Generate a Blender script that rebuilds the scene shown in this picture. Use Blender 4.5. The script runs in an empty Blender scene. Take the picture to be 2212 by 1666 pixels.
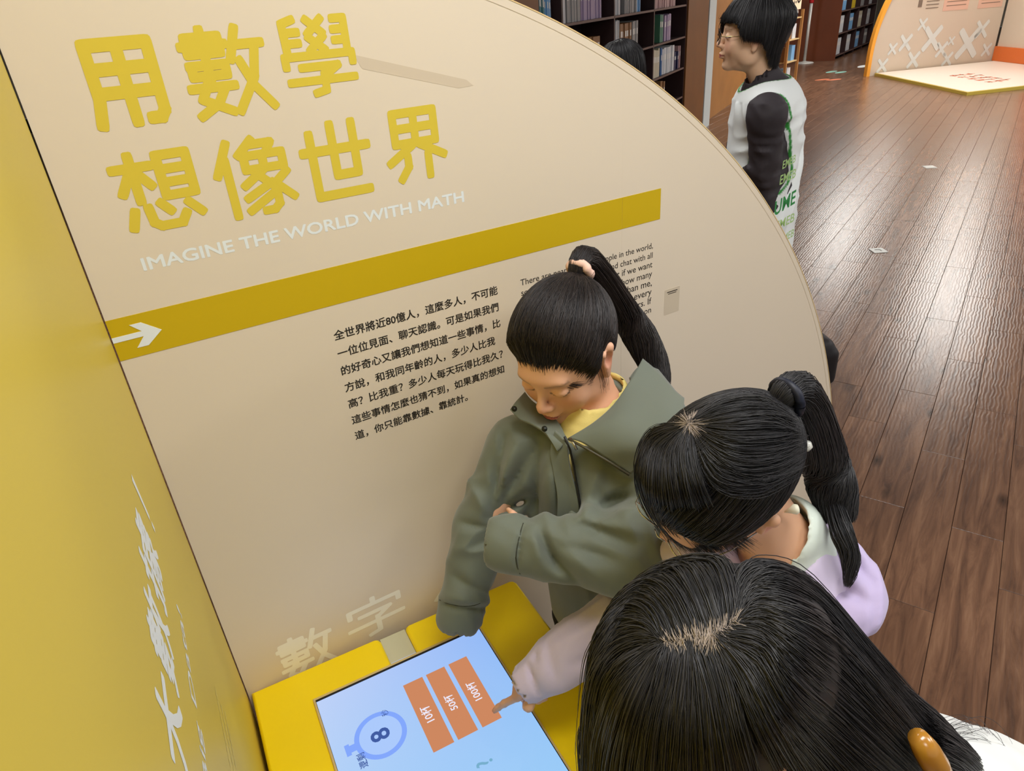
import bpy, bmesh, math, random
import numpy as np
from mathutils import Matrix, Vector
C = bpy.context.scene.collection
random.seed(7); RNG = np.random.default_rng(7)
PI = math.pi

# ---------------------------------------------------------------- camera
cam = bpy.data.cameras.new('camera'); camo = bpy.data.objects.new('camera', cam); C.objects.link(camo)
cam.sensor_fit = 'HORIZONTAL'; cam.sensor_width = 36.0; cam.lens = 36.0*1507/2212
cam.clip_start = 0.02; cam.clip_end = 120
camo.matrix_world = Matrix(((0.8538, 0.3028, -0.4235, 0.042), (-0.5159, 0.3838, -0.7659, -1.08), (-0.0694, 0.8724, 0.4839, 1.85), (0, 0, 0, 1)))
bpy.context.scene.camera = camo
# ---------------------------------------------------------------- world
w = bpy.data.worlds.new('world'); bpy.context.scene.world = w; w.use_nodes = True
w.node_tree.nodes['Background'].inputs[0].default_value = (0.86, 0.93, 1.0, 1)
w.node_tree.nodes['Background'].inputs[1].default_value = 0.32
# ---------------------------------------------------------------- large lamps (ceiling troffers over the exhibition floor)
def area(name, loc, size, power, color=(1, .98, .95), rot=(0, 0, 0)):
    l = bpy.data.lights.new(name, 'AREA'); l.shape = 'RECTANGLE'; l.size, l.size_y = size; l.energy = power; l.color = color
    o = bpy.data.objects.new(name, l); o.location = loc; o.rotation_euler = rot; C.objects.link(o); return o
LAMP_Z = 3.12
area('ceiling_lamp', (0.7, -0.9, LAMP_Z), (1.2, 0.6), 36, (1, .99, .985))
area('ceiling_lamp', (2.3, -1.9, LAMP_Z), (1.2, 0.6), 30, (1, .99, .985))
area('ceiling_lamp', (-0.4, -2.6, LAMP_Z), (1.2, 0.6), 22, (1, .99, .98))
area('ceiling_lamp', (1.3, 1.8, LAMP_Z), (1.2, 0.6), 34, (1, .99, .985))
area('ceiling_lamp', (3.4, 5.2, LAMP_Z), (1.2, 1.2), 260)
area('ceiling_lamp', (7.0, 8.8, LAMP_Z), (1.2, 1.2), 170)
area('ceiling_lamp', (6.0, -2.0, LAMP_Z), (1.2, 1.2), 130)
area('ceiling_lamp', (10.5, -0.4, LAMP_Z), (1.2, 1.2), 220)
area('ceiling_lamp', (15.0, 2.4, LAMP_Z), (1.2, 1.2), 90)
vs = bpy.context.scene.view_settings
vs.view_transform = 'Standard'; vs.look = 'None'; vs.gamma = 1.0; vs.use_curve_mapping = False; vs.exposure = 0.0

# ---------------------------------------------------------------- helpers
def srgb(r, g, b):
    f = lambda c: (c/255/12.92 if c/255 <= .04045 else ((c/255+.055)/1.055)**2.4)
    return (f(r), f(g), f(b), 1)
MATS = {}
def mat(name, col, rough=.6, metal=0, spec=.4, emis=None, est=0, noise=None, bump=None, attr=None, sss=0, clear=0, aniso=0, sheen=0):
    """procedural principled material. noise=(scale,amount) colour mottling; bump=(scale,strength,distance)"""
    if name in MATS: return MATS[name]
    m = bpy.data.materials.new(name); m.use_nodes = True; nt = m.node_tree; b = nt.nodes['Principled BSDF']
    b.inputs['Base Color'].default_value = col if len(col) == 4 else (*col, 1)
    b.inputs['Roughness'].default_value = rough; b.inputs['Metallic'].default_value = metal
    b.inputs['Specular IOR Level'].default_value = spec
    if clear: b.inputs['Coat Weight'].default_value = clear; b.inputs['Coat Roughness'].default_value = .15
    if sheen: b.inputs['Sheen Weight'].default_value = sheen
    if emis: b.inputs['Emission Color'].default_value = emis; b.inputs['Emission Strength'].default_value = est
    if sss:
        b.inputs['Subsurface Weight'].default_value = sss; b.inputs['Subsurface Radius'].default_value = (.012, .005, .003); b.inputs['Subsurface Scale'].default_value = 1
    tc = nt.nodes.new('ShaderNodeTexCoord')
    if attr:
        a = nt.nodes.new('ShaderNodeAttribute'); a.attribute_name = attr; nt.links.new(a.outputs['Color'], b.inputs['Base Color'])
    if noise:
        n = nt.nodes.new('ShaderNodeTexNoise'); n.inputs['Scale'].default_value = noise[0]; n.inputs['Detail'].default_value = 5
        nt.links.new(tc.outputs['Object'], n.inputs['Vector'])
        h = nt.nodes.new('ShaderNodeHueSaturation'); h.inputs['Color'].default_value = b.inputs['Base Color'].default_value
        if attr: nt.links.new(a.outputs['Color'], h.inputs['Color'])
        mr = nt.nodes.new('ShaderNodeMapRange'); mr.inputs[1].default_value = .3; mr.inputs[2].default_value = .7
        mr.inputs[3].default_value = 1-noise[1]; mr.inputs[4].default_value = 1+noise[1]
        nt.links.new(n.outputs['Fac'], mr.inputs[0]); nt.links.new(mr.outputs[0], h.inputs['Value']); nt.links.new(h.outputs[0], b.inputs['Base Color'])
    if bump:
        n2 = nt.nodes.new('ShaderNodeTexNoise'); n2.inputs['Scale'].default_value = bump[0]; n2.inputs['Detail'].default_value = 3
        nt.links.new(tc.outputs['Object'], n2.inputs['Vector'])
        bp = nt.nodes.new('ShaderNodeBump'); bp.inputs['Strength'].default_value = bump[1]; bp.inputs['Distance'].default_value = bump[2]
        nt.links.new(n2.outputs['Fac'], bp.inputs['Height']); nt.links.new(bp.outputs[0], b.inputs['Normal'])
    MATS[name] = m; return m

def tag(o, label=None, cat=None, group=None, kind=None):
    if label: o['label'] = label
    if cat: o['category'] = cat
    if group: o['group'] = group
    if kind: o['kind'] = kind
    return o
def empty(name, loc=(0, 0, 0), rz=0):
    o = bpy.data.objects.new(name, None); o.location = loc; o.rotation_euler = (0, 0, rz); o.empty_display_size = .1; C.objects.link(o); return o
def link(name, me, m=None, parent=None, loc=None, rz=None):
    o = bpy.data.objects.new(name, me); C.objects.link(o)
    if m is not None:
        me.materials.clear()
        for k in (m if isinstance(m, (list, tuple)) else [m]): me.materials.append(k)
    if parent: o.parent = parent
    if loc is not None: o.location = loc
    if rz is not None: o.rotation_euler = (0, 0, rz)
    return o
def local(o, root):
    """parent o to root keeping its world-space vertices where they are"""
    o.parent = root; o.matrix_parent_inverse = root.matrix_basis.inverted(); return o

class MB:
    """collects simple shapes into one mesh"""
    def __init__(s): s.v = []; s.f = []; s.mi = []; s.cur = 0
    def add(s, vs, fs):
        b = len(s.v); s.v += [tuple(p) for p in vs]; s.f += [tuple(i+b for i in f) for f in fs]; s.mi += [s.cur]*len(fs)
    def box(s, x0, x1, y0, y1, z0, z1, ch=0):
        if ch <= 0:
            s.add([(x0,y0,z0),(x1,y0,z0),(x1,y1,z0),(x0,y1,z0),(x0,y0,z1),(x1,y0,z1),(x1,y1,z1),(x0,y1,z1)],
                  [(3,2,1,0),(4,5,6,7),(0,1,5,4),(1,2,6,5),(2,3,7,6),(3,0,4,7)])
        else:   # top edge chamfered
            c = ch
            s.add([(x0,y0,z0),(x1,y0,z0),(x1,y1,z0),(x0,y1,z0),(x0,y0,z1-c),(x1,y0,z1-c),(x1,y1,z1-c),(x0,y1,z1-c),(x0+c,y0+c,z1),(x1-c,y0+c,z1),(x1-c,y1-c,z1),(x0+c,y1-c,z1)],
                  [(3,2,1,0),(0,1,5,4),(1,2,6,5),(2,3,7,6),(3,0,4,7),(4,5,9,8),(5,6,10,9),(6,7,11,10),(7,4,8,11),(8,9,10,11)])
        return s
    def prism(s, poly, z0, z1, plane='xy'):
        n = len(poly)
        g = {'xy': lambda p, z: (p[0], p[1], z), 'xz': lambda p, z: (p[0], z, p[1]), 'yz': lambda p, z: (z, p[0], p[1])}[plane]
        vs = [g(p, z0) for p in poly]+[g(p, z1) for p in poly]
        s.add(vs, [tuple(range(n))[::-1], tuple(range(n, 2*n))]+[(i, (i+1) % n, n+(i+1) % n, n+i) for i in range(n)]); return s
    def tube(s, pts, r, n=8, cap=True):
        pts = [Vector(p) for p in pts]; rr = r if isinstance(r, (list, tuple)) else [r]*len(pts)
        vs = []; ref = Vector((0, 0, 1))
        for i, p in enumerate(pts):
            t = (pts[min(i+1, len(pts)-1)]-pts[max(i-1, 0)]).normalized()
            a = ref if abs(t.dot(ref)) < .95 else Vector((1, 0, 0))
            u = t.cross(a).normalized(); v = t.cross(u).normalized()
            vs += [p+(u*math.cos(2*PI*k/n)+v*math.sin(2*PI*k/n))*rr[i] for k in range(n)]
        fs = [(i*n+k, i*n+(k+1) % n, (i+1)*n+(k+1) % n, (i+1)*n+k) for i in range(len(pts)-1) for k in range(n)]
        if cap: fs += [tuple(range(n))[::-1], tuple((len(pts)-1)*n+k for k in range(n))]
        s.add(vs, [f[::-1] for f in fs]); return s
    def lathe(s, prof, c=(0, 0, 0), n=24):
        vs = [(c[0]+r*math.cos(2*PI*k/n), c[1]+r*math.sin(2*PI*k/n), c[2]+z) for r, z in prof for k in range(n)]
        fs = [(i*n+k, i*n+(k+1) % n, (i+1)*n+(k+1) % n, (i+1)*n+k) for i in range(len(prof)-1) for k in range(n)]
        s.add(vs, fs+[tuple(range(n))[::-1], tuple((len(prof)-1)*n+k for k in range(n))]); return s
    def mesh(s, name, smooth=False):
        me = bpy.data.meshes.new(name); me.from_pydata(s.v, [], s.f); me.polygons.foreach_set('material_index', s.mi)
        if smooth: me.polygons.foreach_set('use_smooth', [True]*len(me.polygons))
        me.update(); return me
    def build(s, name, m, parent=None, smooth=False, loc=None, rz=None): return link(name, s.mesh(name, smooth), m, parent, loc, rz)

def mesh_np(name, V, F, smooth=True, col=None):
    """numpy verts (N,3) and quads/tris (M,k) -> mesh"""
    V = np.asarray(V, np.float32); F = np.asarray(F, np.int32); k = F.shape[1]
    me = bpy.data.meshes.new(name); me.vertices.add(len(V)); me.vertices.foreach_set('co', V.ravel())
    me.loops.add(F.size); me.loops.foreach_set('vertex_index', F.ravel())
    me.polygons.add(len(F)); me.polygons.foreach_set('loop_start', np.arange(0, F.size, k, dtype=np.int32))
    me.polygons.foreach_set('loop_total', np.full(len(F), k, np.int32)); me.polygons.foreach_set('use_smooth', np.full(len(F), smooth))
    if col is not None:
        a = me.color_attributes.new('tint', 'FLOAT_COLOR', 'POINT'); a.data.foreach_set('color', np.c_[col, np.ones(len(V))].astype(np.float32).ravel())
    me.update(calc_edges=True); return me

# lettering -----------------------------------------------------------
def text_mesh(body, size=1.0, align='LEFT', offset=0.0, extrude=0.0, spacing=1.0, shear=0):
    cu = bpy.data.curves.new('lettering', 'FONT'); cu.body = body; cu.size = size; cu.align_x = align; cu.offset = offset; cu.extrude = extrude
    cu.space_character = spacing; cu.resolution_u = 3; cu.shear = shear
    o = bpy.data.objects.new('lettering', cu); C.objects.link(o); bpy.context.view_layer.update()
    me = bpy.data.meshes.new_from_object(o.evaluated_get(bpy.context.evaluated_depsgraph_get()))
    bpy.data.objects.remove(o); bpy.data.curves.remove(cu); return me
def text_obj(name, body, m, parent, frame, width=None, height=None, align='LEFT', offset=0.0, size=1.0, bold=0):
    """lettering fitted to width/height (metres) and put in the 4x4 frame (x = reading direction, y = up)"""
    me = text_mesh(body, size, align, offset)
    n = len(me.vertices)
    co = np.empty(n*3, np.float32); me.vertices.foreach_get('co', co); co = co.reshape(-1, 3)
    mn, mx = co.min(0), co.max(0)
    sx = sy = 1.0
    if width: sx = width/(mx[0]-mn[0]); sy = sx
    if height: sy = height/(mx[1]-mn[1]); sx = sx if width else sy
    if width: co[:, 0] -= mn[0]
    if height: co[:, 1] -= mn[1]
    co[:, 0] *= sx; co[:, 1] *= sy
    M = np.array(frame)
    if bold:                                            # heavier weight: the same outline laid again a hair's breadth around
        F0 = [list(p.vertices) for p in me.polygons]; Vb, Fb = [], []
        for k_, (dx, dy) in enumerate(((0, 0), (1, 0), (-1, 0), (0, 1), (0, -1), (.7, .7), (-.7, .7), (.7, -.7), (-.7, -.7))):
            Fb += [[i+len(Vb)*n for i in f] for f in F0]; Vb.append(co+np.array([dx*bold, dy*bold, k_*8e-6]))
        co = np.concatenate(Vb); bpy.data.meshes.remove(me); me = bpy.data.meshes.new('lettering'); me.from_pydata((co@M[:3, :3].T+M[:3, 3]).tolist(), [], Fb); me.update()
    else:
        out = co@M[:3, :3].T+M[:3, 3]; me.vertices.foreach_set('co', out.astype(np.float32).ravel()); me.update()
    o = link(name, me, m); local(o, parent); return o
def strokes_mesh(strokes, w, frame, box, thick=.0002, rnd=5):
    """rounded-stroke glyph: strokes in a 0..100 square (y down), laid in box=(x0,z0,x1,z1) of the frame plane"""
    mb = MB(); M = np.array(frame); x0, z0, x1, z1 = box
    sx, sz = (x1-x0)/100, (z1-z0)/100
    def W(p, h): return tuple(M[:3, :3]@np.array([x0+p[0]*sx, z1-p[1]*sz, h])+M[:3, 3])
    lay = 0
    for st in strokes:
        for a, b in zip(st[:-1], st[1:]):
            a = np.array(a, float); b = np.array(b, float); d = (b-a)/np.linalg.norm(b-a); nrm = np.array([-d[1], d[0]]); h = w/2
            e = h*.55                                   # square-ish rounded ends
            poly = []
            for c, sg in ((b, 1), (a, -1)):
                ext = c+d*sg*h*.75
                for q in range(rnd+1):
                    th = -PI/2+PI*q/rnd; ca, sa = math.cos(th), math.sin(th)
                    ca = abs(ca)**.55*1; sa = math.copysign(abs(sa)**.55, sa)
                    poly.append(c+d*sg*h*.9*ca+nrm*h*sa*sg)
            hz = thick+lay*2e-6; lay += 1
            base = len(mb.v); mb.v += [W(p, hz) for p in poly]; mb.f.append(tuple(range(base, base+len(poly)))[::-1]); mb.mi.append(0)
    return mb
# SDF surfaces (numpy surface nets on a rectilinear grid) --------------
def axis(lo, hi, coarse, fine=()):
    fine = sorted(fine); out = []; x = lo
    while x < hi:
        out.append(x); h = coarse
        for a, b, f in fine:
            if a-1e-9 <= x < b: h = min(h, f)
            elif x < a < x+h: h = min(h, max(a-x, f))
        x += h
    out.append(x); return np.array(out, np.float64)
class Frame:
    def __init__(s, c, X, F, U, sc=1.0): s.c = np.array(c, float); s.M = np.array([X, F, U], float); s.s = sc
    def w(s, p): return s.c+(np.array(p, float)*s.s)@s.M
    def loc(s, P): return ((P-s.c)@s.M.T)/s.s
ID = Frame((0, 0, 0), (1, 0, 0), (0, 1, 0), (0, 0, 1))
def frame_from(c, F, R, sc=1.0):
    F = np.array(F, float); F /= np.linalg.norm(F); R = np.array(R, float); R -= F*(F@R); R /= np.linalg.norm(R); return Frame(c, R, F, np.cross(R, F), sc)
class Field:
    def __init__(s, ax, ay, az): s.a = (ax, ay, az); s.F = np.full((len(ax), len(ay), len(az)), .3, np.float32)
    def put(s, fn, lo, hi, k=.01, op='u', fr=ID, pad=.02):
        m = k*fr.s+pad; sl = []
        for a, l, h in zip(s.a, lo, hi):
            i0 = max(np.searchsorted(a, l-m)-1, 0); i1 = min(np.searchsorted(a, h+m)+1, len(a)); sl.append(slice(i0, i1))
            if i1-i0 < 2: return
        X = s.a[0][sl[0]][:, None, None]; Y = s.a[1][sl[1]][None, :, None]; Z = s.a[2][sl[2]][None, None, :]
        if fr is not ID:
            x, y, z = X-fr.c[0], Y-fr.c[1], Z-fr.c[2]
            X, Y, Z = [(x*fr.M[i, 0]+y*fr.M[i, 1]+z*fr.M[i, 2])/fr.s for i in range(3)]
        d = fn(X, Y, Z)*fr.s; kk = max(k*fr.s, 1e-6); G = s.F[sl[0], sl[1], sl[2]]
        if op == 'u': h = np.maximum(kk-np.abs(G-d), 0)/kk; G = np.minimum(G, d)-h*h*kk*.25
        elif op == 's': h = np.maximum(kk-np.abs(G+d), 0)/kk; G = np.maximum(G, -d)+h*h*kk*.25
        elif op == 'i': h = np.maximum(kk-np.abs(G-d), 0)/kk; G = np.maximum(G, d)+h*h*kk*.25
        elif op == 'a': G = G+d
        s.F[sl[0], sl[1], sl[2]] = G
    def cap(s, p0, p1, r0, r1=None, k=.01, op='u', fr=ID, flat=None):
        r1 = r0 if r1 is None else r1; p0 = np.array(p0, float); p1 = np.array(p1, float); v = p1-p0; L2 = max(v@v, 1e-12)
        def fn(X, Y, Z):
            x, y, z = X-p0[0], Y-p0[1], Z-p0[2]; t = np.clip((x*v[0]+y*v[1]+z*v[2])/L2, 0, 1)
            dx, dy, dz = x-t*v[0], y-t*v[1], z-t*v[2]
            if flat is not None:
                n, q = flat; dn = dx*n[0]+dy*n[1]+dz*n[2]; e = dn*(1/q-1); dx, dy, dz = dx+n[0]*e, dy+n[1]*e, dz+n[2]*e
            d = np.sqrt(dx*dx+dy*dy+dz*dz)-(r0+(r1-r0)*t)
            return d*(flat[1] if flat is not None and flat[1] < 1 else 1)
        a, b = fr.w(p0), fr.w(p1); R = max(r0, r1)*fr.s*(max(flat[1], 1) if flat is not None else 1); s.put(fn, np.minimum(a, b)-R, np.maximum(a, b)+R, k, op, fr)
    def ell(s, c, r, k=.01, op='u', fr=ID):
        def fn(X, Y, Z):
            x, y, z = (X-c[0])/r[0], (Y-c[1])/r[1], (Z-c[2])/r[2]; k0 = np.sqrt(x*x+y*y+z*z)+1e-9
            k1 = np.sqrt((x/r[0])**2+(y/r[1])**2+(z/r[2])**2)+1e-9; return k0*(k0-1)/k1
        a = fr.w(c); R = max(r)*fr.s; s.put(fn, a-R, a+R, k, op, fr)
    def box(s, c, h, rad=.005, k=.01, op='u', fr=ID):
        def fn(X, Y, Z):
            x, y, z = np.abs(X-c[0])-h[0]+rad, np.abs(Y-c[1])-h[1]+rad, np.abs(Z-c[2])-h[2]+rad
            return np.sqrt(np.maximum(x, 0)**2+np.maximum(y, 0)**2+np.maximum(z, 0)**2)+np.minimum(np.maximum(x, np.maximum(y, z)), 0)-rad
        a = fr.w(c); R = np.linalg.norm(h)*fr.s; s.put(fn, a-R, a+R, k, op, fr)
    def fold(s, p0, p1, n, amp, w, reach=.09):
        """a crease (amp>0) or ridge (amp<0) in cloth along p0-p1; n = outward direction of the cloth there"""
        p0 = np.array(p0, float); p1 = np.array(p1, float); n = np.array(n, float); n /= np.linalg.norm(n)
        v = p1-p0; v = v-n*(v@n); L2 = max(v@v, 1e-9); amp *= 1.7
        def fn(X, Y, Z):
            x, y, z = X-p0[0], Y-p0[1], Z-p0[2]; dn = x*n[0]+y*n[1]+z*n[2]
            x, y, z = x-dn*n[0], y-dn*n[1], z-dn*n[2]; t = np.clip((x*v[0]+y*v[1]+z*v[2])/L2, 0, 1)
            d2 = (x-t*v[0])**2+(y-t*v[1])**2+(z-t*v[2])**2
            return amp*np.exp(-(d2/(w*w))**.75)*np.exp(-np.maximum(np.abs(dn)-reach, 0)**2/(.02**2))*(.25+.75*np.sin(PI*np.clip(t, .03, .97))**.5)
        s.put(fn, np.minimum(p0, p1)-3*w-reach, np.maximum(p0, p1)+3*w+reach, .001, 'a')
    def wave(s, lo, hi, vec, amp, ph=0, warp=(0, 0, 0), wamp=0):
        vec = np.array(vec, float); wv = np.array(warp, float)
        s.put(lambda X, Y, Z: amp*np.sin(X*vec[0]+Y*vec[1]+Z*vec[2]+ph+wamp*np.sin(X*wv[0]+Y*wv[1]+Z*wv[2])), lo, hi, .001, 'a', pad=0)
    def crumple(s, lo, hi, f, amp, seed=0, stretch=(1, 1, 1)):
        """ridged wrinkles of cloth"""
        g = np.random.default_rng(seed); D_ = g.normal(size=(6, 3)); D_ /= np.linalg.norm(D_, axis=1)[:, None]; ph = g.uniform(0, 6, 6); st = np.array(stretch)
        def fn(X, Y, Z):
            X, Y, Z = X*st[0], Y*st[1], Z*st[2]
            w1 = np.sin(f*.43*(D_[0, 0]*X+D_[0, 1]*Y+D_[0, 2]*Z)+ph[0]); w2 = np.sin(f*.51*(D_[1, 0]*X+D_[1, 1]*Y+D_[1, 2]*Z)+ph[1])
            a = np.abs(np.sin(f*.5*(D_[2, 0]*X+D_[2, 1]*Y+D_[2, 2]*Z)+1.9*w1+ph[2])); b = np.abs(np.sin(f*.62*(D_[3, 0]*X+D_[3, 1]*Y+D_[3, 2]*Z)+1.7*w2+ph[3]))
            return amp*((a-.6)*(.6+.4*w2)+.7*(b-.6)*(.6+.4*w1))
        s.put(fn, np.array(lo, float), np.array(hi, float), .001, 'a', pad=0)
    def extract(s):
        F = s.F; I = F < 0; nx, ny, nz = F.shape; S = np.zeros((nx-1, ny-1, nz-1), np.int8)
        cs = [(i, j, k) for i in (0, 1) for j in (0, 1) for k in (0, 1)]
        for i, j, k in cs: S += I[i:nx-1+i, j:ny-1+j, k:nz-1+k]
        act = np.argwhere((S > 0) & (S < 8)); N = len(act); idx = np.full(S.shape, -1, np.int32); idx[act[:, 0], act[:, 1], act[:, 2]] = np.arange(N)
        val = {c: F[act[:, 0]+c[0], act[:, 1]+c[1], act[:, 2]+c[2]].astype(np.float64) for c in cs}
        acc = np.zeros((N, 3)); cnt = np.zeros(N)
        for a in cs:
            for d in range(3):
                if a[d] == 1: continue
                b = list(a); b[d] = 1; b = tuple(b); va, vb = val[a], val[b]; m = (va < 0) != (vb < 0)
                t = np.where(m, va/np.where(m, va-vb, 1), 0)
                P = np.tile(np.array(a, float), (N, 1)); P[:, d] += t; acc[m] += P[m]; cnt[m] += 1
        acc /= cnt[:, None]; V = np.empty((N, 3))
        for d in range(3): A = s.a[d]; V[:, d] = A[act[:, d]]+acc[:, d]*(A[act[:, d]+1]-A[act[:, d]])
        Q = []
        for d in range(3):
            e, f = [(1, 2), (2, 0), (0, 1)][d]
            lo = [slice(1, n-1) for n in F.shape]; lo[d] = slice(0, F.shape[d]-1); hi = list(lo); hi[d] = slice(1, F.shape[d])
            A, B = I[tuple(lo)], I[tuple(hi)]
            for sgn, msk in ((1, A & ~B), (-1, B & ~A)):
                p = np.argwhere(msk)
                if not len(p): continue
                off = np.ones(3, int); off[d] = 0; p = p+off
                def cell(de, df): q = p.copy(); q[:, e] += de; q[:, f] += df; return idx[q[:, 0], q[:, 1], q[:, 2]]
                q = np.stack([cell(-1, -1), cell(0, -1), cell(0, 0), cell(-1, 0)], 1)
                Q.append(q if sgn > 0 else q[:, ::-1])
        Q = np.concatenate(Q); Q = Q[(Q >= 0).all(1)]; return V, Q
# ================================================================= SETTING
m_ply = mat('panel_cream', srgb(225, 211, 188), .55, noise=(1.3, .02), bump=(60, .04, .002))
m_edge = mat('panel_edge', srgb(226, 196, 140), .5)
m_dark = mat('dark_gap', srgb(22, 18, 14), .8)
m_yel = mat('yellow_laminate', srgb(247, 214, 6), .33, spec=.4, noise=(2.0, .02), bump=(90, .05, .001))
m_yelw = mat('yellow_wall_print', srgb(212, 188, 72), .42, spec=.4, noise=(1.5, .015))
m_must = mat('mustard_print', srgb(203, 172, 8), .5)
m_must2 = mat('mustard_letter', srgb(220, 196, 62), .5)
m_white = mat('white_print', srgb(232, 238, 238), .5)
m_pale = mat('pale_print', srgb(246, 242, 226), .5)
m_black = mat('black_print', srgb(42, 38, 32), .5)
m_wood = mat('brown_wood', srgb(120, 76, 34), .45, noise=(3, .12))
m_wood2 = mat('light_brown_wood', srgb(168, 118, 66), .45, noise=(3, .1))
m_red = mat('red_brown_wood', srgb(112, 58, 32), .4, noise=(2, .1))
m_shelf = mat('dark_shelf', srgb(52, 32, 32), .5)
m_shelfe = mat('shelf_edge', srgb(104, 82, 76), .5)
m_metal = mat('brushed_metal', srgb(190, 190, 186), .3, metal=1)
m_plas = mat('white_plastic', srgb(222, 224, 218), .4)
m_wall = mat('wall_paint', srgb(214, 206, 188), .8, bump=(40, .05, .002))

# floor: embossed vinyl planks ------------------------------------
def floor_material():
    m = bpy.data.materials.new('vinyl_plank'); m.use_nodes = True; nt = m.node_tree; N = nt.nodes; L = nt.links; b = N['Principled BSDF']
    geo = N.new('ShaderNodeNewGeometry'); oi = N.new('ShaderNodeObjectInfo')
    rnd = N.new('ShaderNodeMath'); rnd.operation = 'ADD'; L.new(geo.outputs['Random Per Island'], rnd.inputs[0]); L.new(oi.outputs['Random'], rnd.inputs[1])
    fr = N.new('ShaderNodeMath'); fr.operation = 'FRACT'; L.new(rnd.outputs[0], fr.inputs[0])
    rot = N.new('ShaderNodeVectorRotate'); rot.rotation_type = 'Z_AXIS'; rot.inputs['Angle'].default_value = -math.radians(24.8)
    L.new(geo.outputs['Position'], rot.inputs['Vector'])
    off = N.new('ShaderNodeCombineXYZ'); mul = N.new('ShaderNodeMath'); mul.operation = 'MULTIPLY'; mul.inputs[1].default_value = 37; L.new(fr.outputs[0], mul.inputs[0]); L.new(mul.outputs[0], off.inputs[0]); L.new(mul.outputs[0], off.inputs[2])
    ad = N.new('ShaderNodeVectorMath'); ad.operation = 'ADD'; L.new(rot.outputs[0], ad.inputs[0]); L.new(off.outputs[0], ad.inputs[1])
    st = N.new('ShaderNodeVectorMath'); st.operation = 'MULTIPLY'; st.inputs[1].default_value = (1.6, 16, 1); L.new(ad.outputs[0], st.inputs[0])
    n1 = N.new('ShaderNodeTexNoise'); n1.inputs['Scale'].default_value = 1.6; n1.inputs['Detail'].default_value = 8; n1.inputs['Roughness'].default_value = .65; n1.inputs['Distortion'].default_value = .8
    L.new(st.outputs[0], n1.inputs['Vector'])
    st2 = N.new('ShaderNodeVectorMath'); st2.operation = 'MULTIPLY'; st2.inputs[1].default_value = (2.2, 5, 1); L.new(ad.outputs[0], st2.inputs[0])
    kn = N.new('ShaderNodeTexVoronoi'); kn.inputs['Scale'].default_value = 1.15; kn.feature = 'F1'; L.new(st2.outputs[0], kn.inputs['Vector'])
    kr = N.new('ShaderNodeMapRange'); kr.inputs[1].default_value = .03; kr.inputs[2].default_value = .16; kr.inputs[3].default_value = .25; kr.inputs[4].default_value = 1; L.new(kn.outputs['Distance'], kr.inputs[0])
    cr = N.new('ShaderNodeValToRGB'); e = cr.color_ramp.elements; e[0].position = .3; e[0].color = srgb(82, 58, 45); e[1].position = .72; e[1].color = srgb(142, 106, 80)
    e2 = cr.color_ramp.elements.new(.5); e2.color = srgb(116, 83, 62)
    L.new(n1.outputs['Fac'], cr.inputs[0])
    tint = N.new('ShaderNodeMapRange'); tint.inputs[3].default_value = .84; tint.inputs[4].default_value = 1.04; L.new(fr.outputs[0], tint.inputs[0])
    m1 = N.new('ShaderNodeMath'); m1.operation = 'MULTIPLY'; L.new(tint.outputs[0], m1.inputs[0]); L.new(kr.outputs[0], m1.inputs[1])
    hs = N.new('ShaderNodeHueSaturation'); hs.inputs['Saturation'].default_value = .98; L.new(cr.outputs[0], hs.inputs['Color']); L.new(m1.outputs[0], hs.inputs['Value']); L.new(hs.outputs[0], b.inputs['Base Color'])
    # embossed grain: wavy ridges along the plank
    wv = N.new('ShaderNodeTexWave'); wv.wave_type = 'BANDS'; wv.bands_direction = 'Y'; wv.inputs['Scale'].default_value = 19; wv.inputs['Distortion'].default_value = 6; wv.inputs['Detail'].default_value = 2.5; wv.inputs['Detail Scale'].default_value = 1.2
    s3 = N.new('ShaderNodeVectorMath'); s3.operation = 'MULTIPLY'; s3.inputs[1].default_value = (.55, 1, 1); L.new(rot.outputs[0], s3.inputs[0]); L.new(s3.outputs[0], wv.inputs['Vector'])
    bp = N.new('ShaderNodeBump'); bp.inputs['Strength'].default_value = .22; bp.inputs['Distance'].default_value = .0012; L.new(wv.outputs['Fac'], bp.inputs['Height'])
    bp2 = N.new('ShaderNodeBump'); bp2.inputs['Strength'].default_value = .09; bp2.inputs['Distance'].default_value = .001; L.new(n1.outputs['Fac'], bp2.inputs['Height']); L.new(bp.outputs[0], bp2.inputs['Normal'])
    L.new(bp2.outputs[0], b.inputs['Normal']); b.inputs['Roughness'].default_value = .27; b.inputs['Specular IOR Level'].default_value = .55
    return m
m_floor = floor_material()
tag(MB().box(-5, 26, -5, 22, -.05, -.0045).build('floor', mat('subfloor', srgb(30, 22, 18), .9)), kind='structure')
FLOOR = bpy.data.objects['floor']
A0 = math.radians(24.8); UX = (math.cos(A0), math.sin(A0)); NX = (-math.sin(A0), math.cos(A0)); PW, PL = .164, .98
plank_me = MB().box(-PL/2+.0008, PL/2-.0008, -PW/2+.0008, PW/2-.0008, -.0045, 0, ch=.0012).mesh('plank'); plank_me.materials.append(m_floor)
base_c = -2.698*math.sin(A0)*1+.008*math.cos(A0)
known = {-1: 2.13, 0: 1.643, 3: 2.11}
Minv = np.linalg.inv(np.array(camo.matrix_world)[:3, :3])
def seen(x, y, z=0):
    q = Minv@np.array([x-.042, y+1.08, z-1.85]); dpt = -q[2]
    if dpt <= .1: return False, 9
    u = 1106+1507*q[0]/dpt; v = 833-1507*q[1]/dpt
    return (1560 < u < 2300 and -60 < v < 1760), dpt
cand, rest = [], []
rr = random.Random(3)
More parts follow.
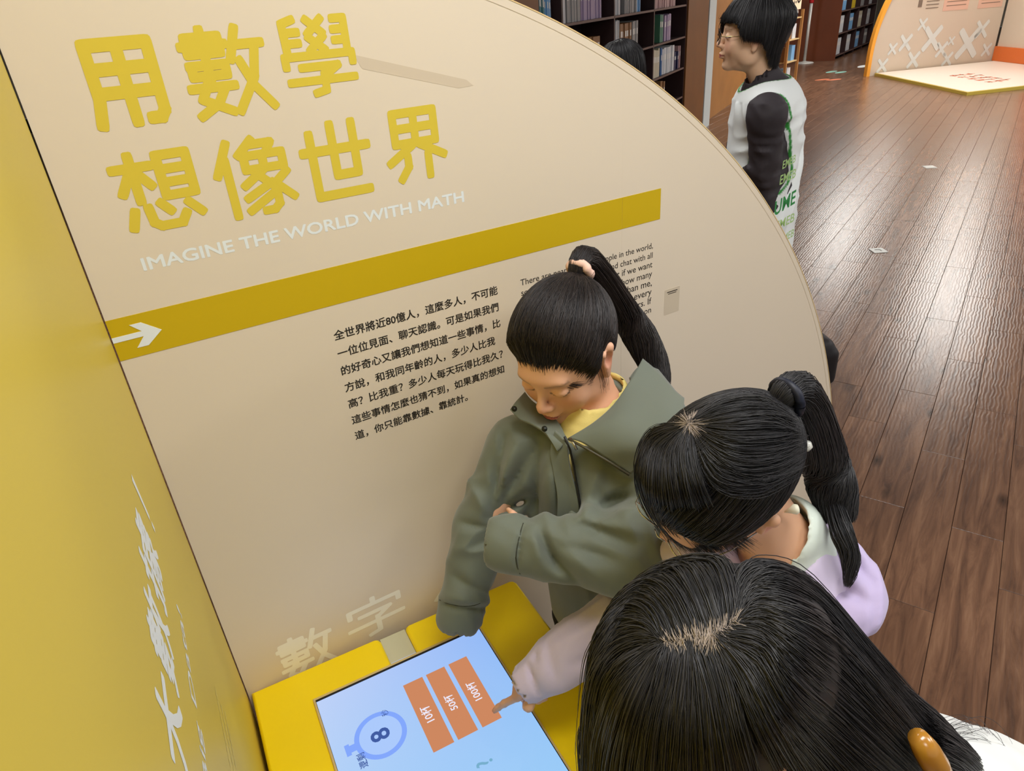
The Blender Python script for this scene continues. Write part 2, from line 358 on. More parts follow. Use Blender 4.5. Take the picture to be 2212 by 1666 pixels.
for row in range(-60, 110):
    c = base_c+(row+.5)*PW; o = known.get(row, rr.random()*PL)
    for k in range(-8, 30):
        s = o+(k+.5)*PL; x = s*UX[0]+c*NX[0]; y = s*UX[1]+c*NX[1]
        if not (-4.6 < x < 25.6 and -4.6 < y < 21.6): continue
        vis = [seen(x+UX[0]*PL*f, y+UX[1]*PL*f) for f in (-.5, 0, .5)]
        (cand if any(a for a, _ in vis) else rest).append((min(d for _, d in vis), x, y))
cand.sort(); rest += cand[290:]
for d, x, y in cand[:290]:
    o = bpy.data.objects.new('plank', plank_me); C.objects.link(o); o.location = (x, y, 0); o.rotation_euler = (0, 0, A0); o.parent = FLOOR
pm = MB()
for d, x, y in rest:
    h, g = PL/2-.0008, PW/2-.0008
    pts = [(x+a*UX[0]+b*NX[0], y+a*UX[1]+b*NX[1]) for a, b in ((-h, -g), (h, -g), (h, g), (-h, g))]
    pm.add([(p[0], p[1], 0) for p in pts]+[(p[0], p[1], -.0045) for p in pts], [(0, 1, 2, 3), (1, 0, 4, 5), (2, 1, 5, 6), (3, 2, 6, 7), (0, 3, 7, 4)])
tag(pm.build('planking', m_floor, FLOOR), kind='stuff')

# walls and ceiling ------------------------------------------------
tag(MB().box(-5, 26, -5, 22, 3.2, 3.3).build('ceiling', mat('ceiling_paint', srgb(150, 140, 128), .9)), kind='structure')
tag(MB().box(-5, 26, 22, 22.1, 0, 3.2).build('wall_back', m_wall), kind='structure')
tag(MB().box(26, 26.1, -5, 22, 0, 3.2).build('wall_right', m_wall), kind='structure')
tag(MB().box(-5.1, -5, -5, 22, 0, 3.2).build('wall_left', m_wall), kind='structure')
# recessed light fittings (seen only as reflections in the floor)
m_lamp = mat('lamp_diffuser', (1, 1, 1), .5, emis=(1, .98, .93, 1), est=12)
def fitting(x, y, l, w_, rz, lab):
    t = empty('ceiling_light', (x, y, 3.2), rz); tag(t, lab, 'light', 'ceiling light panels')
    MB().box(-l/2-.03, l/2+.03, -w_/2-.03, w_/2+.03, -.03, -.001).build('light_frame', m_plas, t)
    MB().box(-l/2, l/2, -w_/2, w_/2, -.036, -.0305).build('diffuser', m_lamp, t)
for x, y, l, w_, q_ in [(12.9, 7.7, 4.6, .75, 'left, nearer'), (17.2, 9.6, 2.4, .5, 'left, farther'), (11.4, 4.55, 4.2, .8, 'right, nearer'), (16.6, 7.35, 3.6, .6, 'right, farther')]:
    fitting(x, y, l, w_, math.radians(30), q_+' one of the long ceiling light panels mirrored in the wooden floor')
# unseen orange banner, added only to give the floor its orange reflection
t = empty('added_orange_banner', (17.0, 9.0, 2.55)); tag(t, 'unseen orange banner added for its reflection in the floor', 'banner')
local(MB().box(16.96, 17.0, 8.3, 9.6, 1.95, 3.0).build('banner_cloth', mat('orange_cloth', srgb(235, 120, 50), .7)), t)
local(MB().tube([(16.98, 8.3, 3.0), (16.98, 9.6, 3.0)], .012).tube([(16.98, 8.4, 3.0), (16.98, 8.4, 3.2)], .004).tube([(16.98, 9.5, 3.0), (16.98, 9.5, 3.2)], .004).build('banner_rod', m_metal), t)

# ================================================================= CREAM QUADRANT PANEL
PF = [[1, 0, 0, 0], [0, 0, -1, -.0002], [0, 1, 0, 0], [0, 0, 0, 1]]          # reading frame on the panel face (y = 0)
panel = empty('exhibition_panel', (0, 0, 0))
tag(panel, 'tall cream quarter-round exhibition panel with big mustard Chinese title', 'panel')
pc, pr = (.057, .235), 1.733
def arc(a0, a1, n, r=pr): return [(pc[0]+r*math.cos(a0+(a1-a0)*i/n), pc[1]+r*math.sin(a0+(a1-a0)*i/n)) for i in range(n+1)]
aS = math.acos((.919-pc[0])/pr)
def board(name, poly):
    o = MB().prism(poly, .03, 0, 'xz').build(name, m_ply, panel); return o
al = math.acos((-.004-pc[0])/pr)
board('board', [(-.004, 0), (.9186, 0)]+arc(aS, al, 40))
board('board', [(.9194, 0), (1.79, 0)]+arc(0, aS, 50)+[])
e = MB(); o1 = arc(0, al, 90); o2 = arc(0, al, 90, pr+.002)
o1, o2 = [(1.79, 0)]+o1, [(1.792, 0)]+o2
for i in range(len(o1)-1):
    p, q, r_, s_ = o1[i], o1[i+1], o2[i+1], o2[i]
    e.add([(p[0], -.0005, p[1]), (q[0], -.0005, q[1]), (r_[0], -.0005, r_[1]), (s_[0], -.0005, s_[1]), (p[0], .031, p[1]), (q[0], .031, q[1]), (r_[0], .031, r_[1]), (s_[0], .031, s_[1])],
          [(0, 1, 2, 3), (3, 2, 6, 7), (4, 7, 6, 5)])
e.build('edge_strip', m_edge, panel)
e = MB(); o1 = arc(0, al, 90, pr-.0125); o2 = arc(0, al, 90, pr-.0118)
for i in range(90):
    p, q, r_, s_ = o1[i], o1[i+1], o2[i+1], o2[i]
    e.add([(p[0], -.0004, p[1]), (q[0], -.0004, q[1]), (r_[0], -.0004, r_[1]), (s_[0], -.0004, s_[1])], [(0, 1, 2, 3)])
e.build('edge_seam', mat('edge_tape', srgb(196, 180, 150), .5), panel)
MB().box(.0015, .6, .0301, .0302, 0, 1.7).build('gap_shade_sheet', m_dark, panel)  # dark sheet added behind the board, stands in for shade in the gap
MB().box(-.004, .919, -.0005, .0, 1.431, 1.494).box(.9195, 1.019, -.0005, 0, 1.431, 1.494).build('mustard_band', m_must, panel)
# arrow (shaft cut by the corner)
ar = MB()
ar.prism([(-.004, 1.4595), (.036, 1.4595), (.023, 1.4445), (.0385, 1.4445), (.0615, 1.4625), (.0385, 1.4805), (.023, 1.4805), (.036, 1.4675), (-.004, 1.4675)], -.0005, -.001, 'xz')
ar.build('arrow', m_white, panel)
G = {}
G['yong'] = [[(14, 8), (88, 8), (88, 84), (82, 92), (70, 92)], [(14, 8), (14, 66), (8, 94)], [(14, 34), (88, 34)], [(14, 60), (88, 60)], [(51, 8), (51, 94)]]
G['shu'] = [[(8, 9), (46, 9), (46, 27), (8, 27), (8, 9)], [(2, 18), (52, 18)], [(27, 1), (27, 60)], [(6, 40), (48, 40), (48, 52), (8, 52), (8, 40)], [(2, 65), (54, 65)], [(24, 58), (12, 78), (46, 95)], [(42, 66), (30, 84), (6, 97)],
            [(68, 2), (56, 36)], [(62, 20), (96, 20)], [(88, 22), (80, 58), (54, 96)], [(66, 38), (78, 68), (98, 94)]]
G['xue'] = [[(22, 4), (8, 8), (9, 46)], [(10, 19), (26, 19)], [(10, 32), (26, 32)], [(76, 6), (91, 6), (91, 46)], [(75, 19), (90, 19)], [(75, 32), (90, 32)], [(40, 5), (60, 22)], [(60, 5), (40, 22)], [(40, 26), (60, 42)], [(60, 26), (40, 42)],
            [(4, 60), (4, 48), (96, 48), (96, 60)], [(24, 62), (74, 62), (54, 74)], [(53, 72), (53, 92), (38, 95)], [(6, 79), (96, 79)]]
G['xiang'] = [[(2, 17), (46, 17)], [(24, 2), (24, 60)], [(22, 20), (6, 48)], [(27, 22), (42, 42)], [(56, 6), (92, 6), (92, 58), (56, 58), (56, 6)], [(56, 24), (92, 24)], [(56, 41), (92, 41)],
              [(13, 72), (6, 93)], [(30, 70), (32, 90), (40, 96), (66, 96), (74, 84)], [(46, 66), (56, 78)], [(80, 70), (94, 86)]]
G['xiang2'] = [[(24, 3), (5, 42)], [(18, 24), (18, 98)], [(56, 2), (36, 20)], [(52, 8), (80, 8), (72, 20)], [(42, 22), (92, 22), (92, 40), (42, 40), (42, 22)], [(66, 22), (66, 40)], [(64, 42), (36, 60)],
               [(58, 50), (76, 68), (76, 90), (68, 97), (56, 97)], [(72, 60), (36, 77)], [(76, 72), (36, 94)], [(94, 48), (76, 62)], [(78, 64), (98, 84)]]
G['shi'] = [[(2, 34), (98, 34)], [(15, 12), (15, 93), (93, 93)], [(47, 3), (47, 68), (79, 68)], [(79, 3), (79, 68)]]
G['jie'] = [[(17, 5), (83, 5), (83, 47), (17, 47), (17, 5)], [(17, 26), (83, 26)], [(50, 5), (50, 47)], [(44, 50), (5, 72)], [(56, 50), (95, 70)], [(34, 66), (34, 80), (20, 97)], [(68, 66), (68, 97)]]
G['zi'] = [[(50, 2), (50, 14)], [(8, 32), (8, 16), (93, 16), (93, 30)], [(24, 38), (76, 38), (54, 54)], [(53, 52), (53, 90), (36, 94)], [(4, 64), (97, 64)]]
for key, box, wd in [('yong', (.066, 1.738, .163, 1.844), 15), ('shu', (.188, 1.736, .296, 1.844), 11.5), ('xue', (.316, 1.745, .422, 1.850), 10.8), ('xiang', (.064, 1.604, .168, 1.706), 12.6),
                     ('xiang2', (.188, 1.598, .296, 1.704), 11.6), ('shi', (.316, 1.597, .420, 1.709), 13), ('jie', (.447, 1.604, .552, 1.712), 12.6)]:
    strokes_mesh(G[key], wd, PF, box).build('title_character', m_must2, panel)
for key, box in [('shu', (.068, .668, .178, .786)), ('zi', (.208, .692, .334, .796))]:
    strokes_mesh(G[key], 9.6, PF, box).build('pale_character', m_pale, panel)
strokes_mesh([[(30, 2), (2, 40)], [(30, 2), (60, 40)]], 10, PF, (.405, .65, .53, .745)).build('pale_character', m_pale, panel)
def at(x, z): f = [r[:] for r in PF]; f[0][3] = x; f[2][3] = z; return f
text_obj('subtitle', 'IMAGINE THE WORLD WITH MATH', m_white, panel, at(.065, 1.552), width=.509, height=.0175, bold=.0007)
zh = ['全世界將近80億人，這麼多人，不可能', '一位位見面、聊天認識。可是如果我們', '的好奇心又讓我們想知道一些事情，比', '方說，和我同年齡的人，多少人比我', '高？比我重？多少人每天玩得比我久？', '這些事情怎麼也猜不到，如果真的想知', '道，你只能靠數據、靠統計。']
wz = [.317, .316, .317, .317*16/17+.004, .317, .317, .231]
for i, s in enumerate(zh):
    text_obj('text_line', s, m_black, panel, at(.307, 1.3705-i*.0333), width=wz[i], bold=.00035)
en = ['There are nearly 8 billion people in the world,', 'so it is not possible to meet and chat with all', 'of them one by one. But what if we want', 'to know some things, such as how many', 'of them are taller or luckier than me,', 'or play games longer than I do every', 'day? Nobody can guess the answers. If', 'you want to know, you can only rely on']
for i, s in enumerate(en):
    text_obj('text_line', s, m_black, panel, at(.675, 1.3725-i*.02085), width=.327, offset=.004)
# worn marks on the print
sm = MB()
sm.prism([(.42, 1.795), (.60, 1.742), (.612, 1.732), (.585, 1.731), (.43, 1.775)], -.0001, -.0002, 'xz')
sm.build('scuff_mark', mat('scuff', srgb(211, 195, 170), .7), panel)
qr = MB().prism([(1.04, 1.208), (1.084, 1.208), (1.084, 1.268), (1.04, 1.268)], 0, -.0003, 'xz')
tag(local(qr.build('paper_sticker', mat('sticker_paper', srgb(206, 192, 168), .4)), panel))
local(MB().box(1.047, 1.077, -.0005, -.0003, 1.2595, 1.2615).box(1.05, 1.074, -.0005, -.0003, 1.2555, 1.2570).build('sticker_heading', m_black), panel)

# ================================================================= YELLOW SIDE PANEL
side = empty('side_panel', (0, -.9, 0)); tag(side, 'tall yellow side panel with white lettering at the left edge', 'panel')
WA = math.radians(3.2); WO = (-.006, 0)
wb = MB(); wu, wn = (math.sin(WA), math.cos(WA)), (math.cos(WA), -math.sin(WA))
wp = lambda s_, h_: (WO[0]+wu[0]*s_+wn[0]*h_, WO[1]+wu[1]*s_+wn[1]*h_)
wb.prism([wp(-1.9, 0), wp(-.0022, 0), wp(-.0022, -.03), wp(-1.9, -.03)][::-1], 0, 2.35)
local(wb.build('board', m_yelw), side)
TL = .09
def lat(s_, z):
    x = np.array([wu[0], wu[1], TL]); x /= np.linalg.norm(x); n_ = np.array([wn[0], wn[1], 0]); y = np.cross(n_, x); o_ = wp(s_, .0002)
    return [[x[0], y[0], n_[0], o_[0]], [x[1], y[1], n_[1], o_[1]], [x[2], y[2], n_[2], z], [0, 0, 0, 1]]
for ch, y, wd in [('大', -.636, .086), ('數', -.536, .086), ('據', -.434, .098)]:
    text_obj('white_character', ch, m_white, side, lat(y, 1.325+TL*(y+.29)), width=wd, height=.088, bold=.0022)
def quad(pts, name, m, s0=-.29, z0=1.325):
    M = np.array(lat(s0, z0)); mb = MB()
    for q in pts: mb.add([tuple(M[:3, :3]@np.array([a, b, .0001])+M[:3, 3]) for a, b in q], [tuple(range(len(q)))])
    return local(mb.build(name, m), side)
quad([[(-.003, .020), (.0055, .020), (.0075, .084), (-.005, .084)], [(-.003, .0), (.006, .0), (.006, .012), (-.003, .012)]], 'exclamation_mark', m_white)
text_obj('subtitle', 'Big Data!', m_white, side, lat(-.580, 1.209), width=.236, height=.028, bold=.0004)
qs = []
for z in (.0, -.023, -.046):
    y = -.28
    while y < -.0: d = .008+.01*rr.random(); qs.append([(y, z), (y+d, z), (y+d, z+.004), (y, z+.004)]); y += d+.004
tag(quad(qs, 'small_print', mat('pale_yellow_print', srgb(236, 220, 130), .5), -.33, 1.078), kind='stuff')

# ================================================================= YELLOW TABLE + SCREEN
TR = math.radians(-3.5)
table = empty('display_table', (.002, -.001, 0), TR); tag(table, 'bright yellow display table standing against the cream panel', 'table')
TW, TD, TZ = .583, .80, .70
r = .008
def rnd_rect(x0, y0, x1, y1, rad, n=4):
    out = []
    for cx, cy, a in ((x1-rad, y1-rad, 0), (x0+rad, y1-rad, PI/2), (x0+rad, y0+rad, PI), (x1-rad, y0+rad, 3*PI/2)):
        out += [(cx+rad*math.cos(a+PI/2*i/n), cy+rad*math.sin(a+PI/2*i/n)) for i in range(n+1)]
    return out
poly = [(0, -TD), (TW, -TD)]+[(TW, -.012), (TW-.004, -.004), (TW-.012, 0)]+[(.328, 0), (.321, -.003), (.318, -.01), (.318, -.086), (.262, -.086), (.262, -.012), (.259, -.004), (.252, 0), (.0, 0)]
def bev_top(poly, z0, z1, c):
    n = len(poly); P = [Vector((p[0], p[1])) for p in poly]; ins = []
    for i in range(n):
        a, b_, d = P[i-1], P[i], P[(i+1) % n]; e1 = (b_-a).normalized(); e2 = (d-b_).normalized(); n1 = Vector((-e1.y, e1.x)); n2 = Vector((-e2.y, e2.x)); nn = (n1+n2).normalized(); ins.append(b_+nn*c/max(nn.dot(n1), .4))
    mb = MB(); vs = [(p.x, p.y, z0) for p in P]+[(p.x, p.y, z1-c) for p in P]+[((p.x+q.x)/2*.6+p.x*.4*.0+q.x*.4*.5+p.x*.4*.5, (p.y+q.y)/2*.6+q.y*.2+p.y*.2, z1-c*.3) for p, q in zip(P, ins)]+[(p.x, p.y, z1) for p in ins]
    fs = [tuple(range(n))[::-1], tuple(range(3*n, 4*n))]
    for L_ in range(3): fs += [(L_*n+i, L_*n+(i+1) % n, (L_+1)*n+(i+1) % n, (L_+1)*n+i) for i in range(n)]
    mb.add(vs, fs); return mb
bev_top(poly, TZ-.03, TZ, .005).build('table_top', m_yel, table)
MB().box(.012, TW-.012, -TD+.012, -.10, 0, TZ-.0302).build('table_base', m_yel, table)
MB().box(.2625, .3175, -.0855, -.001, TZ-.028, TZ-.008).build('slot_cover', mat('grey_green_card', srgb(196, 192, 160), .6), table)
MB().box(.2635, .3165, -.0835, -.072, TZ-.0078, TZ-.0060).build('slot_screen_glow', mat('screen_glow_blue', srgb(200, 210, 235), .5), table)  # bluish screen light on the slot bottom, painted as a pale strip
scr = empty('touch_screen', (0, 0, 0)); scr.location = (.0, -.001, 0); scr.rotation_euler = (0, 0, TR)
tag(scr, 'flat touch screen lit pale blue lying on the yellow table', 'screen')
SX0, SX1, SY0, SY1 = .109, .4545, -.700, -.0885
MB().box(SX0-.004, SX1+.004, SY0-.004, SY1+.006, TZ+.0002, TZ+.0050, ch=.0008).build('bezel', mat('beige_bezel', srgb(205, 180, 120), .4), scr)
MB().box(SX0, SX1, SY0, SY1, TZ+.0050, TZ+.0056).build('glass_border', mat('black_glass', srgb(14, 18, 24), .12), scr)
def screen_mat():
    m = bpy.data.materials.new('screen_picture'); m.use_nodes = True; nt = m.node_tree; N = nt.nodes; L = nt.links; N.remove(N['Principled BSDF'])
    tc = N.new('ShaderNodeTexCoord'); se = N.new('ShaderNodeSeparateXYZ'); L.new(tc.outputs['Object'], se.inputs[0])
    mr = N.new('ShaderNodeMapRange'); mr.inputs[1].default_value = .10; mr.inputs[2].default_value = .46; L.new(se.outputs[0], mr.inputs[0])
    mr2 = N.new('ShaderNodeMapRange'); mr2.inputs[1].default_value = -.09; mr2.inputs[2].default_value = -.5; L.new(se.outputs[1], mr2.inputs[0])
    mx = N.new('ShaderNodeMix'); mx.data_type = 'RGBA'; L.new(mr.outputs[0], mx.inputs[0]); mx.inputs[6].default_value = srgb(196, 216, 255); mx.inputs[7].default_value = srgb(152, 190, 254)
    mx2 = N.new('ShaderNodeMix'); mx2.data_type = 'RGBA'; L.new(mr2.outputs[0], mx2.inputs[0]); L.new(mx.outputs[2], mx2.inputs[6]); mx2.inputs[7].default_value = srgb(160, 212, 255)
    em = N.new('ShaderNodeEmission'); em.inputs[1].default_value = .93; L.new(mx2.outputs[2], em.inputs[0]); gl = N.new('ShaderNodeBsdfGlossy'); gl.inputs['Roughness'].default_value = .1; gl.inputs[0].default_value = (.02, .02, .02, 1)
    ad = N.new('ShaderNodeAddShader'); L.new(em.outputs[0], ad.inputs[0]); L.new(gl.outputs[0], ad.inputs[1]); L.new(ad.outputs[0], N['Material Output'].inputs[0]); return m
MB().box(SX0+.0006, SX1-.0016, SY0+.002, SY1-.0055, TZ+.0056, TZ+.0060).build('display', screen_mat(), scr)
def em(name, c): return mat(name, (0, 0, 0, 1), .6, emis=c, est=1.0, spec=0)
mo, mw2, mb1, mb2, mtx, mteal = em('ui_orange', srgb(206, 136, 96)), em('ui_white', srgb(238, 238, 255)), em('ui_blue', srgb(132, 168, 252)), em('ui_pale_blue', srgb(172, 202, 252)), em('ui_navy', srgb(66, 92, 162)), em('ui_teal', srgb(120, 175, 205))
UZ = TZ+.0061
btns = [('100杯', .3620, .4010), ('50杯', .3140, .3530), ('10杯', .2665, .3062)]
SF = lambda x, y, h=.0009: [[0, -1, 0, x], [1, 0, 0, y], [0, 0, 1, UZ+h], [0, 0, 0, 1]]
def on_scr(o): o.matrix_parent_inverse = Matrix.Identity(4); o.parent = scr; return o
for s, x0, x1 in btns:
    b_ = MB().box(x0, x1, -.3030, -.1450, UZ, UZ+.0004).build('orange_button', mo, scr)
    tw = .045 if s == '100杯' else .037
    o = text_obj('button_text', s, mw2, scr, SF((x0+x1)/2+.006, -.225-tw/2-.001), width=tw, offset=.01); on_scr(o)
wc = (.196, -.222)
def ring(r0, r1, z, n=48):
    mb = MB(); vs = [(wc[0]+q*math.cos(2*PI*i/n), wc[1]+q*math.sin(2*PI*i/n), z) for q in (r0, r1) for i in range(n)]
    mb.add(vs, [(i, (i+1) % n, n+(i+1) % n, n+i)[::-1] for i in range(n)]); return mb
sw = ring(.001, .0385, UZ+.0002).build('watch_face', mb2, scr)
ring(.0385, .0475, UZ+.0004).build('watch_ring', mb1, scr)
MB().box(.1395, .150, wc[1]-.007, wc[1]+.007, UZ, UZ+.0006).box(.131, .1395, wc[1]-.0115, wc[1]+.0115, UZ, UZ+.0006).build('watch_crown', mb1, scr)
o = text_obj('digit', '8', mtx, scr, SF(.2125, -.2345), width=.0235, height=.035, offset=.02); on_scr(o)
o = text_obj('label_text', '秒', mtx, scr, SF(.222, -.1905), width=.0135, offset=.0); on_scr(o)
o = text_obj('label_text', '還剩', mtx, scr, SF(.158, -.2690), width=.030, offset=.01); on_scr(o)
o = text_obj('label_text', '?', mteal, scr, SF(.350, -.3700), width=.010, offset=.01); on_scr(o)
# ================================================================= BACKGROUND
# dark bookcase behind the panel ------------------------------------
ORD = ['', 'first', 'second', 'third', 'fourth', 'fifth', 'sixth', 'seventh', 'eighth', 'ninth', 'tenth']+[str(i)+'th' for i in range(11, 60)]; ORD[21:24] = ['21st', '22nd', '23rd']
def book_mesh(t, h, d, key, cache={}):
    k = (round(t, 3), round(h, 2), round(d, 2), key)
    if k not in cache:
        mb = MB(); mb.box(0, t, 0, d, 0, h); me0 = MB()
        me0.box(0, .0025, 0, d, 0, h); me0.box(t-.0025, t, 0, d, 0, h); me0.box(.0025, t-.0025, 0, .003, 0, h)
        me0.cur = 1; me0.box(.0025, t-.0025, .003, d-.004, .003, h-.004)
        me0.cur = 2; me0.box(t*.2, t*.8, -.0006, 0, h*.55, h*.75)
        me = me0.mesh('book'); me.materials.append(bpy.data.materials['book_'+key]); me.materials.append(mat('paper_pages', srgb(225, 218, 200), .8)); me.materials.append(mat('spine_label', srgb(228, 226, 220), .6)); cache[k] = me
    return cache[k]
BK = dict(white=(205, 208, 212), grey=(150, 150, 150), cream=(198, 192, 170), blue=(60, 110, 170), navy=(38, 44, 84), brown=(140, 100, 62), yellow=(205, 175, 40), green=(70, 128, 110), lilac=(168, 150, 180), pink=(190, 155, 155), black=(38, 36, 42), orange=(196, 120, 60), sky=(120, 170, 215), teal=(50, 120, 130))
for k, v in BK.items(): mat('book_'+k, srgb(*v), .5)
def bookcase(name, label, loc, rz, xs, zs, depth, cells, group, side_m=m_shelf, sc=1.0):
    t = empty(name, loc, rz); tag(t, label, 'bookcase')
    for x in xs: MB().box(x-.015*sc, x+.015*sc, 0, depth, 0, zs[-1]).build('upright', m_shelf, t)
    for z in zs:
        for a, b in zip(xs[:-1], xs[1:]):
            s = MB().box(a+.015*sc, b-.015*sc, .004, depth-.01, z-.02*sc, z).build('shelf', m_shelf, t)
            MB().box(a+.015*sc, b-.015*sc, .0, .004, z-.02*sc, z).build('shelf_lip', m_shelfe, s)
    MB().box(xs[0], xs[-1], depth-.01, depth, 0, zs[-1]).build('back_board', mat('shelf_back', srgb(30, 18, 22), .7), t)
    ca, sa = math.cos(rz), math.sin(rz); R = random.Random(5); seq = {}
    for (x0, x1, z, h, key, tk, where) in cells:
        x = x0
        while x+tk < x1:
            tt = tk*(.8+.4*R.random()); hh = h*(.96+.06*R.random()); ly = .03+.02*R.random()
            if x+tt > x1: break
            o = bpy.data.objects.new('book', book_mesh(tt, hh, min(.2*sc, depth-.08), key)); C.objects.link(o)
            o.location = (loc[0]+x*ca-ly*sa, loc[1]+x*sa+ly*ca, z); o.rotation_euler = (0, 0, rz)
            seq[(key, where)] = seq.get((key, where), 0)+1; wt = where.replace(' in the ', ', '); tag(o, f'{ORD[seq[(key, where)]]} {key} book from the left {wt}, near bookcase', 'book', f'{key} books {where} of the near bookcase'); x += tt+.001
    return t
Z4 = [.10, .27, .61, .95, 1.30, 1.645, 1.99, 2.33]
w1, w2, w3, w4 = 'on the top shelf', 'on the second shelf', 'on the third shelf', 'on the lowest shelf'
cells = [(-2.95, -2.86, 1.645, .27, 'navy', .03, w1+' at its left end'), (-2.86, -2.72, 1.645, .25, 'teal', .03, w1+' at its left end'), (-2.72, -2.62, 1.645, .22, 'sky', .03, w1+' at its left end'),
         (-2.44, -2.30, 1.645, .30, 'white', .045, w1+' in the second bay'), (-2.28, -2.0, 1.645, .29, 'grey', .04, w1+' in the second bay'), (-1.98, -1.5, 1.645, .27, 'lilac', .035, w1+' in the second bay'),
         (-1.22, -1.0, 1.645, .30, 'white', .03, w1+' in the third bay'), (-.85, -.5, 1.645, .25, 'grey', .035, w1+' in the third bay'), (-.5, -.36, 1.645, .26, 'sky', .03, w1+' in the third bay'),
         (.02, .95, 1.645, .25, 'pink', .032, w1+' in the right bay'),
         (-1.9, -1.45, 1.30, .20, 'brown', .08, w2+' in the second bay'),
         (-1.22, -1.02, 1.30, .30, 'white', .022, w2+' in the third bay'), (-1.0, -.62, 1.30, .26, 'brown', .07, w2+' in the third bay'), (-.62, -.4, 1.30, .27, 'grey', .05, w2+' in the third bay'),
         (.03, .17, 1.30, .25, 'yellow', .05, w2+' in the right bay'), (.36, .52, 1.30, .28, 'green', .05, w2+' in the right bay'), (.52, .82, 1.30, .27, 'lilac', .05, w2+' in the right bay'),
         (-.5, -.3, .95, .24, 'grey', .03, w3+' beside the upright'), (.03, .42, .95, .29, 'cream', .06, w3+' in the right bay'), (.42, .50, .95, .29, 'blue', .04, w3+' in the right bay'), (.50, .98, .95, .28, 'white', .055, w3+' in the right bay'), (1.0, 1.18, .95, .2, 'navy', .04, w3+' in the right bay'), (1.2, 1.3, .95, .25, 'pink', .03, w3+' in the right bay'),
         (.30, .36, .61, .26, 'white', .03, w4), (.45, .62, .61, .27, 'brown', .05, w4), (-.3, -.1, .61, .2, 'brown', .05, w4)]
BA = math.radians(32)
bookcase('bookcase', 'dark bookcase full of books behind the curved panel edge', (5.70, 5.367, 0), BA, [-3.0, -2.48, -1.26, 0, 1.33], Z4, .34, cells, 'b')
def bc_struct(name, x0, x1, y0, y1, z1, m): o = MB().box(x0, x1, y0, y1, 0, z1).build(name, m, None, loc=(5.70, 5.367, 0), rz=BA); tag(o, kind='structure'); return o
bc_struct('trim_1', -4.4, -3.02, -.05, .4, 3.2, m_wood)
bc_struct('trim_2', 1.346, 2.40, -.02, .4, 3.2, m_wood)
bc_struct('trim_3', 2.46, 2.86, -.02, .4, 3.2, mat('white_pillar_paint', srgb(206, 214, 214), .6))
bc_struct('trim_4', 2.92, 6.2, .1, .4, 3.2, m_wood2)
# far bookcase with a red-brown end ---------------------------------
p = (16.2373,10.8513,0.0000)
cells = []
R = random.Random(9); seq2 = {}
for z, keys in ((.12, ['white', 'white', 'sky', 'grey']), (.60, ['white', 'sky', 'cream', 'white']), (1.08, ['sky', 'yellow', 'grey', 'white']), (1.56, ['brown', 'cream', 'blue', 'white'])):
    for j, k in enumerate(keys):
        x0 = .1+j*1.0; cells.append((x0, x0+.62, z, .36, k, .07, {.12: 'on the bottom shelf of the far bookcase', .60: 'one shelf up in the far bookcase', 1.08: 'on the third shelf of the far bookcase', 1.56: 'on the fourth shelf of the far bookcase'}[z]))
bookcase('bookcase', 'far dark bookcase beside the pale pillar with a red-brown end', (p[0], p[1], 0), math.radians(24), [0, 1.0, 2.0, 3.0, 4.1], [.1, .58, 1.06, 1.54, 2.05, 2.5], .9, [], 'f', sc=1.3)
ca, sa = math.cos(math.radians(24)), math.sin(math.radians(24))
for (x0, x1, z, h, key, tk, where) in cells:
    x = x0
    while x+tk < x1:
        o = bpy.data.objects.new('book', book_mesh(tk*.95, h, .25, key)); C.objects.link(o); o.location = (p[0]+x*ca-.05*sa, p[1]+x*sa+.05*ca, {.12: .1, .60: .58, 1.08: 1.06, 1.56: 1.54}[z]); o.rotation_euler = (0, 0, math.radians(24))
        nn_ = seq2.get((key, where, 0), 0)+1; seq2[(key, where, 0)] = nn_; tag(o, f'{ORD[nn_]} {key} book from the left {where}', 'book', f'{key} books {where}'); x += tk
o = MB().box(-.04, 0-.022, -.02, 2.2, 0, 2.6).build('end_panel', m_red, None, loc=(p[0], p[1], 0), rz=math.radians(24)); tag(o, 'tall red-brown wooden end panel of the far bookcase', 'panel')
tag(MB().box(0, .62, 0, .6, 0, 3.2).build('trim_5', mat('pale_pillar', srgb(200, 205, 188), .7), None, loc=(20.0205,12.7119,0.0000), rz=math.radians(20)), kind='structure')
tag(MB().box(0, 3, 0, .1, 0, 3.2).build('trim_6', m_red, None, loc=(26.1329,16.4449,0.0000), rz=math.radians(0)), kind='structure')
# far quarter-round display with floor board ------------------------
A, B, Fq = Vector((13.9072,8.2999,-0.0000)), Vector((16.5763,7.4060,0.0000)), Vector((12.3125,5.4584,0.0000))
u = (B-A).normalized(); LEN = (B-A).length; ang = math.atan2(u.y, u.x)
disp = empty('exhibition_panel', A, ang); tag(disp, 'far cream display wall with orange curved edge and pale crosses', 'panel')
m_or = mat('orange_edge', srgb(240, 165, 60), .5)
cl = (3.0, .35); r2 = 3.0
def arc2(r_, n=40): return [(cl[0]+r_*math.cos(PI-PI/2*i/n), cl[1]+r_*math.sin(PI-PI/2*i/n)*.87) for i in range(n+1)]
MB().prism([(0, 0)]+arc2(r2)+[(LEN+.02, cl[1]+r2*.87), (LEN+.02, 0)], .05, 0, 'xz').build('board', mat('far_cream', srgb(200, 186, 168), .6), disp)
e = MB(); i1, o1 = [(0, 0)]+arc2(r2), [(-.07, 0)]+arc2(r2+.07)
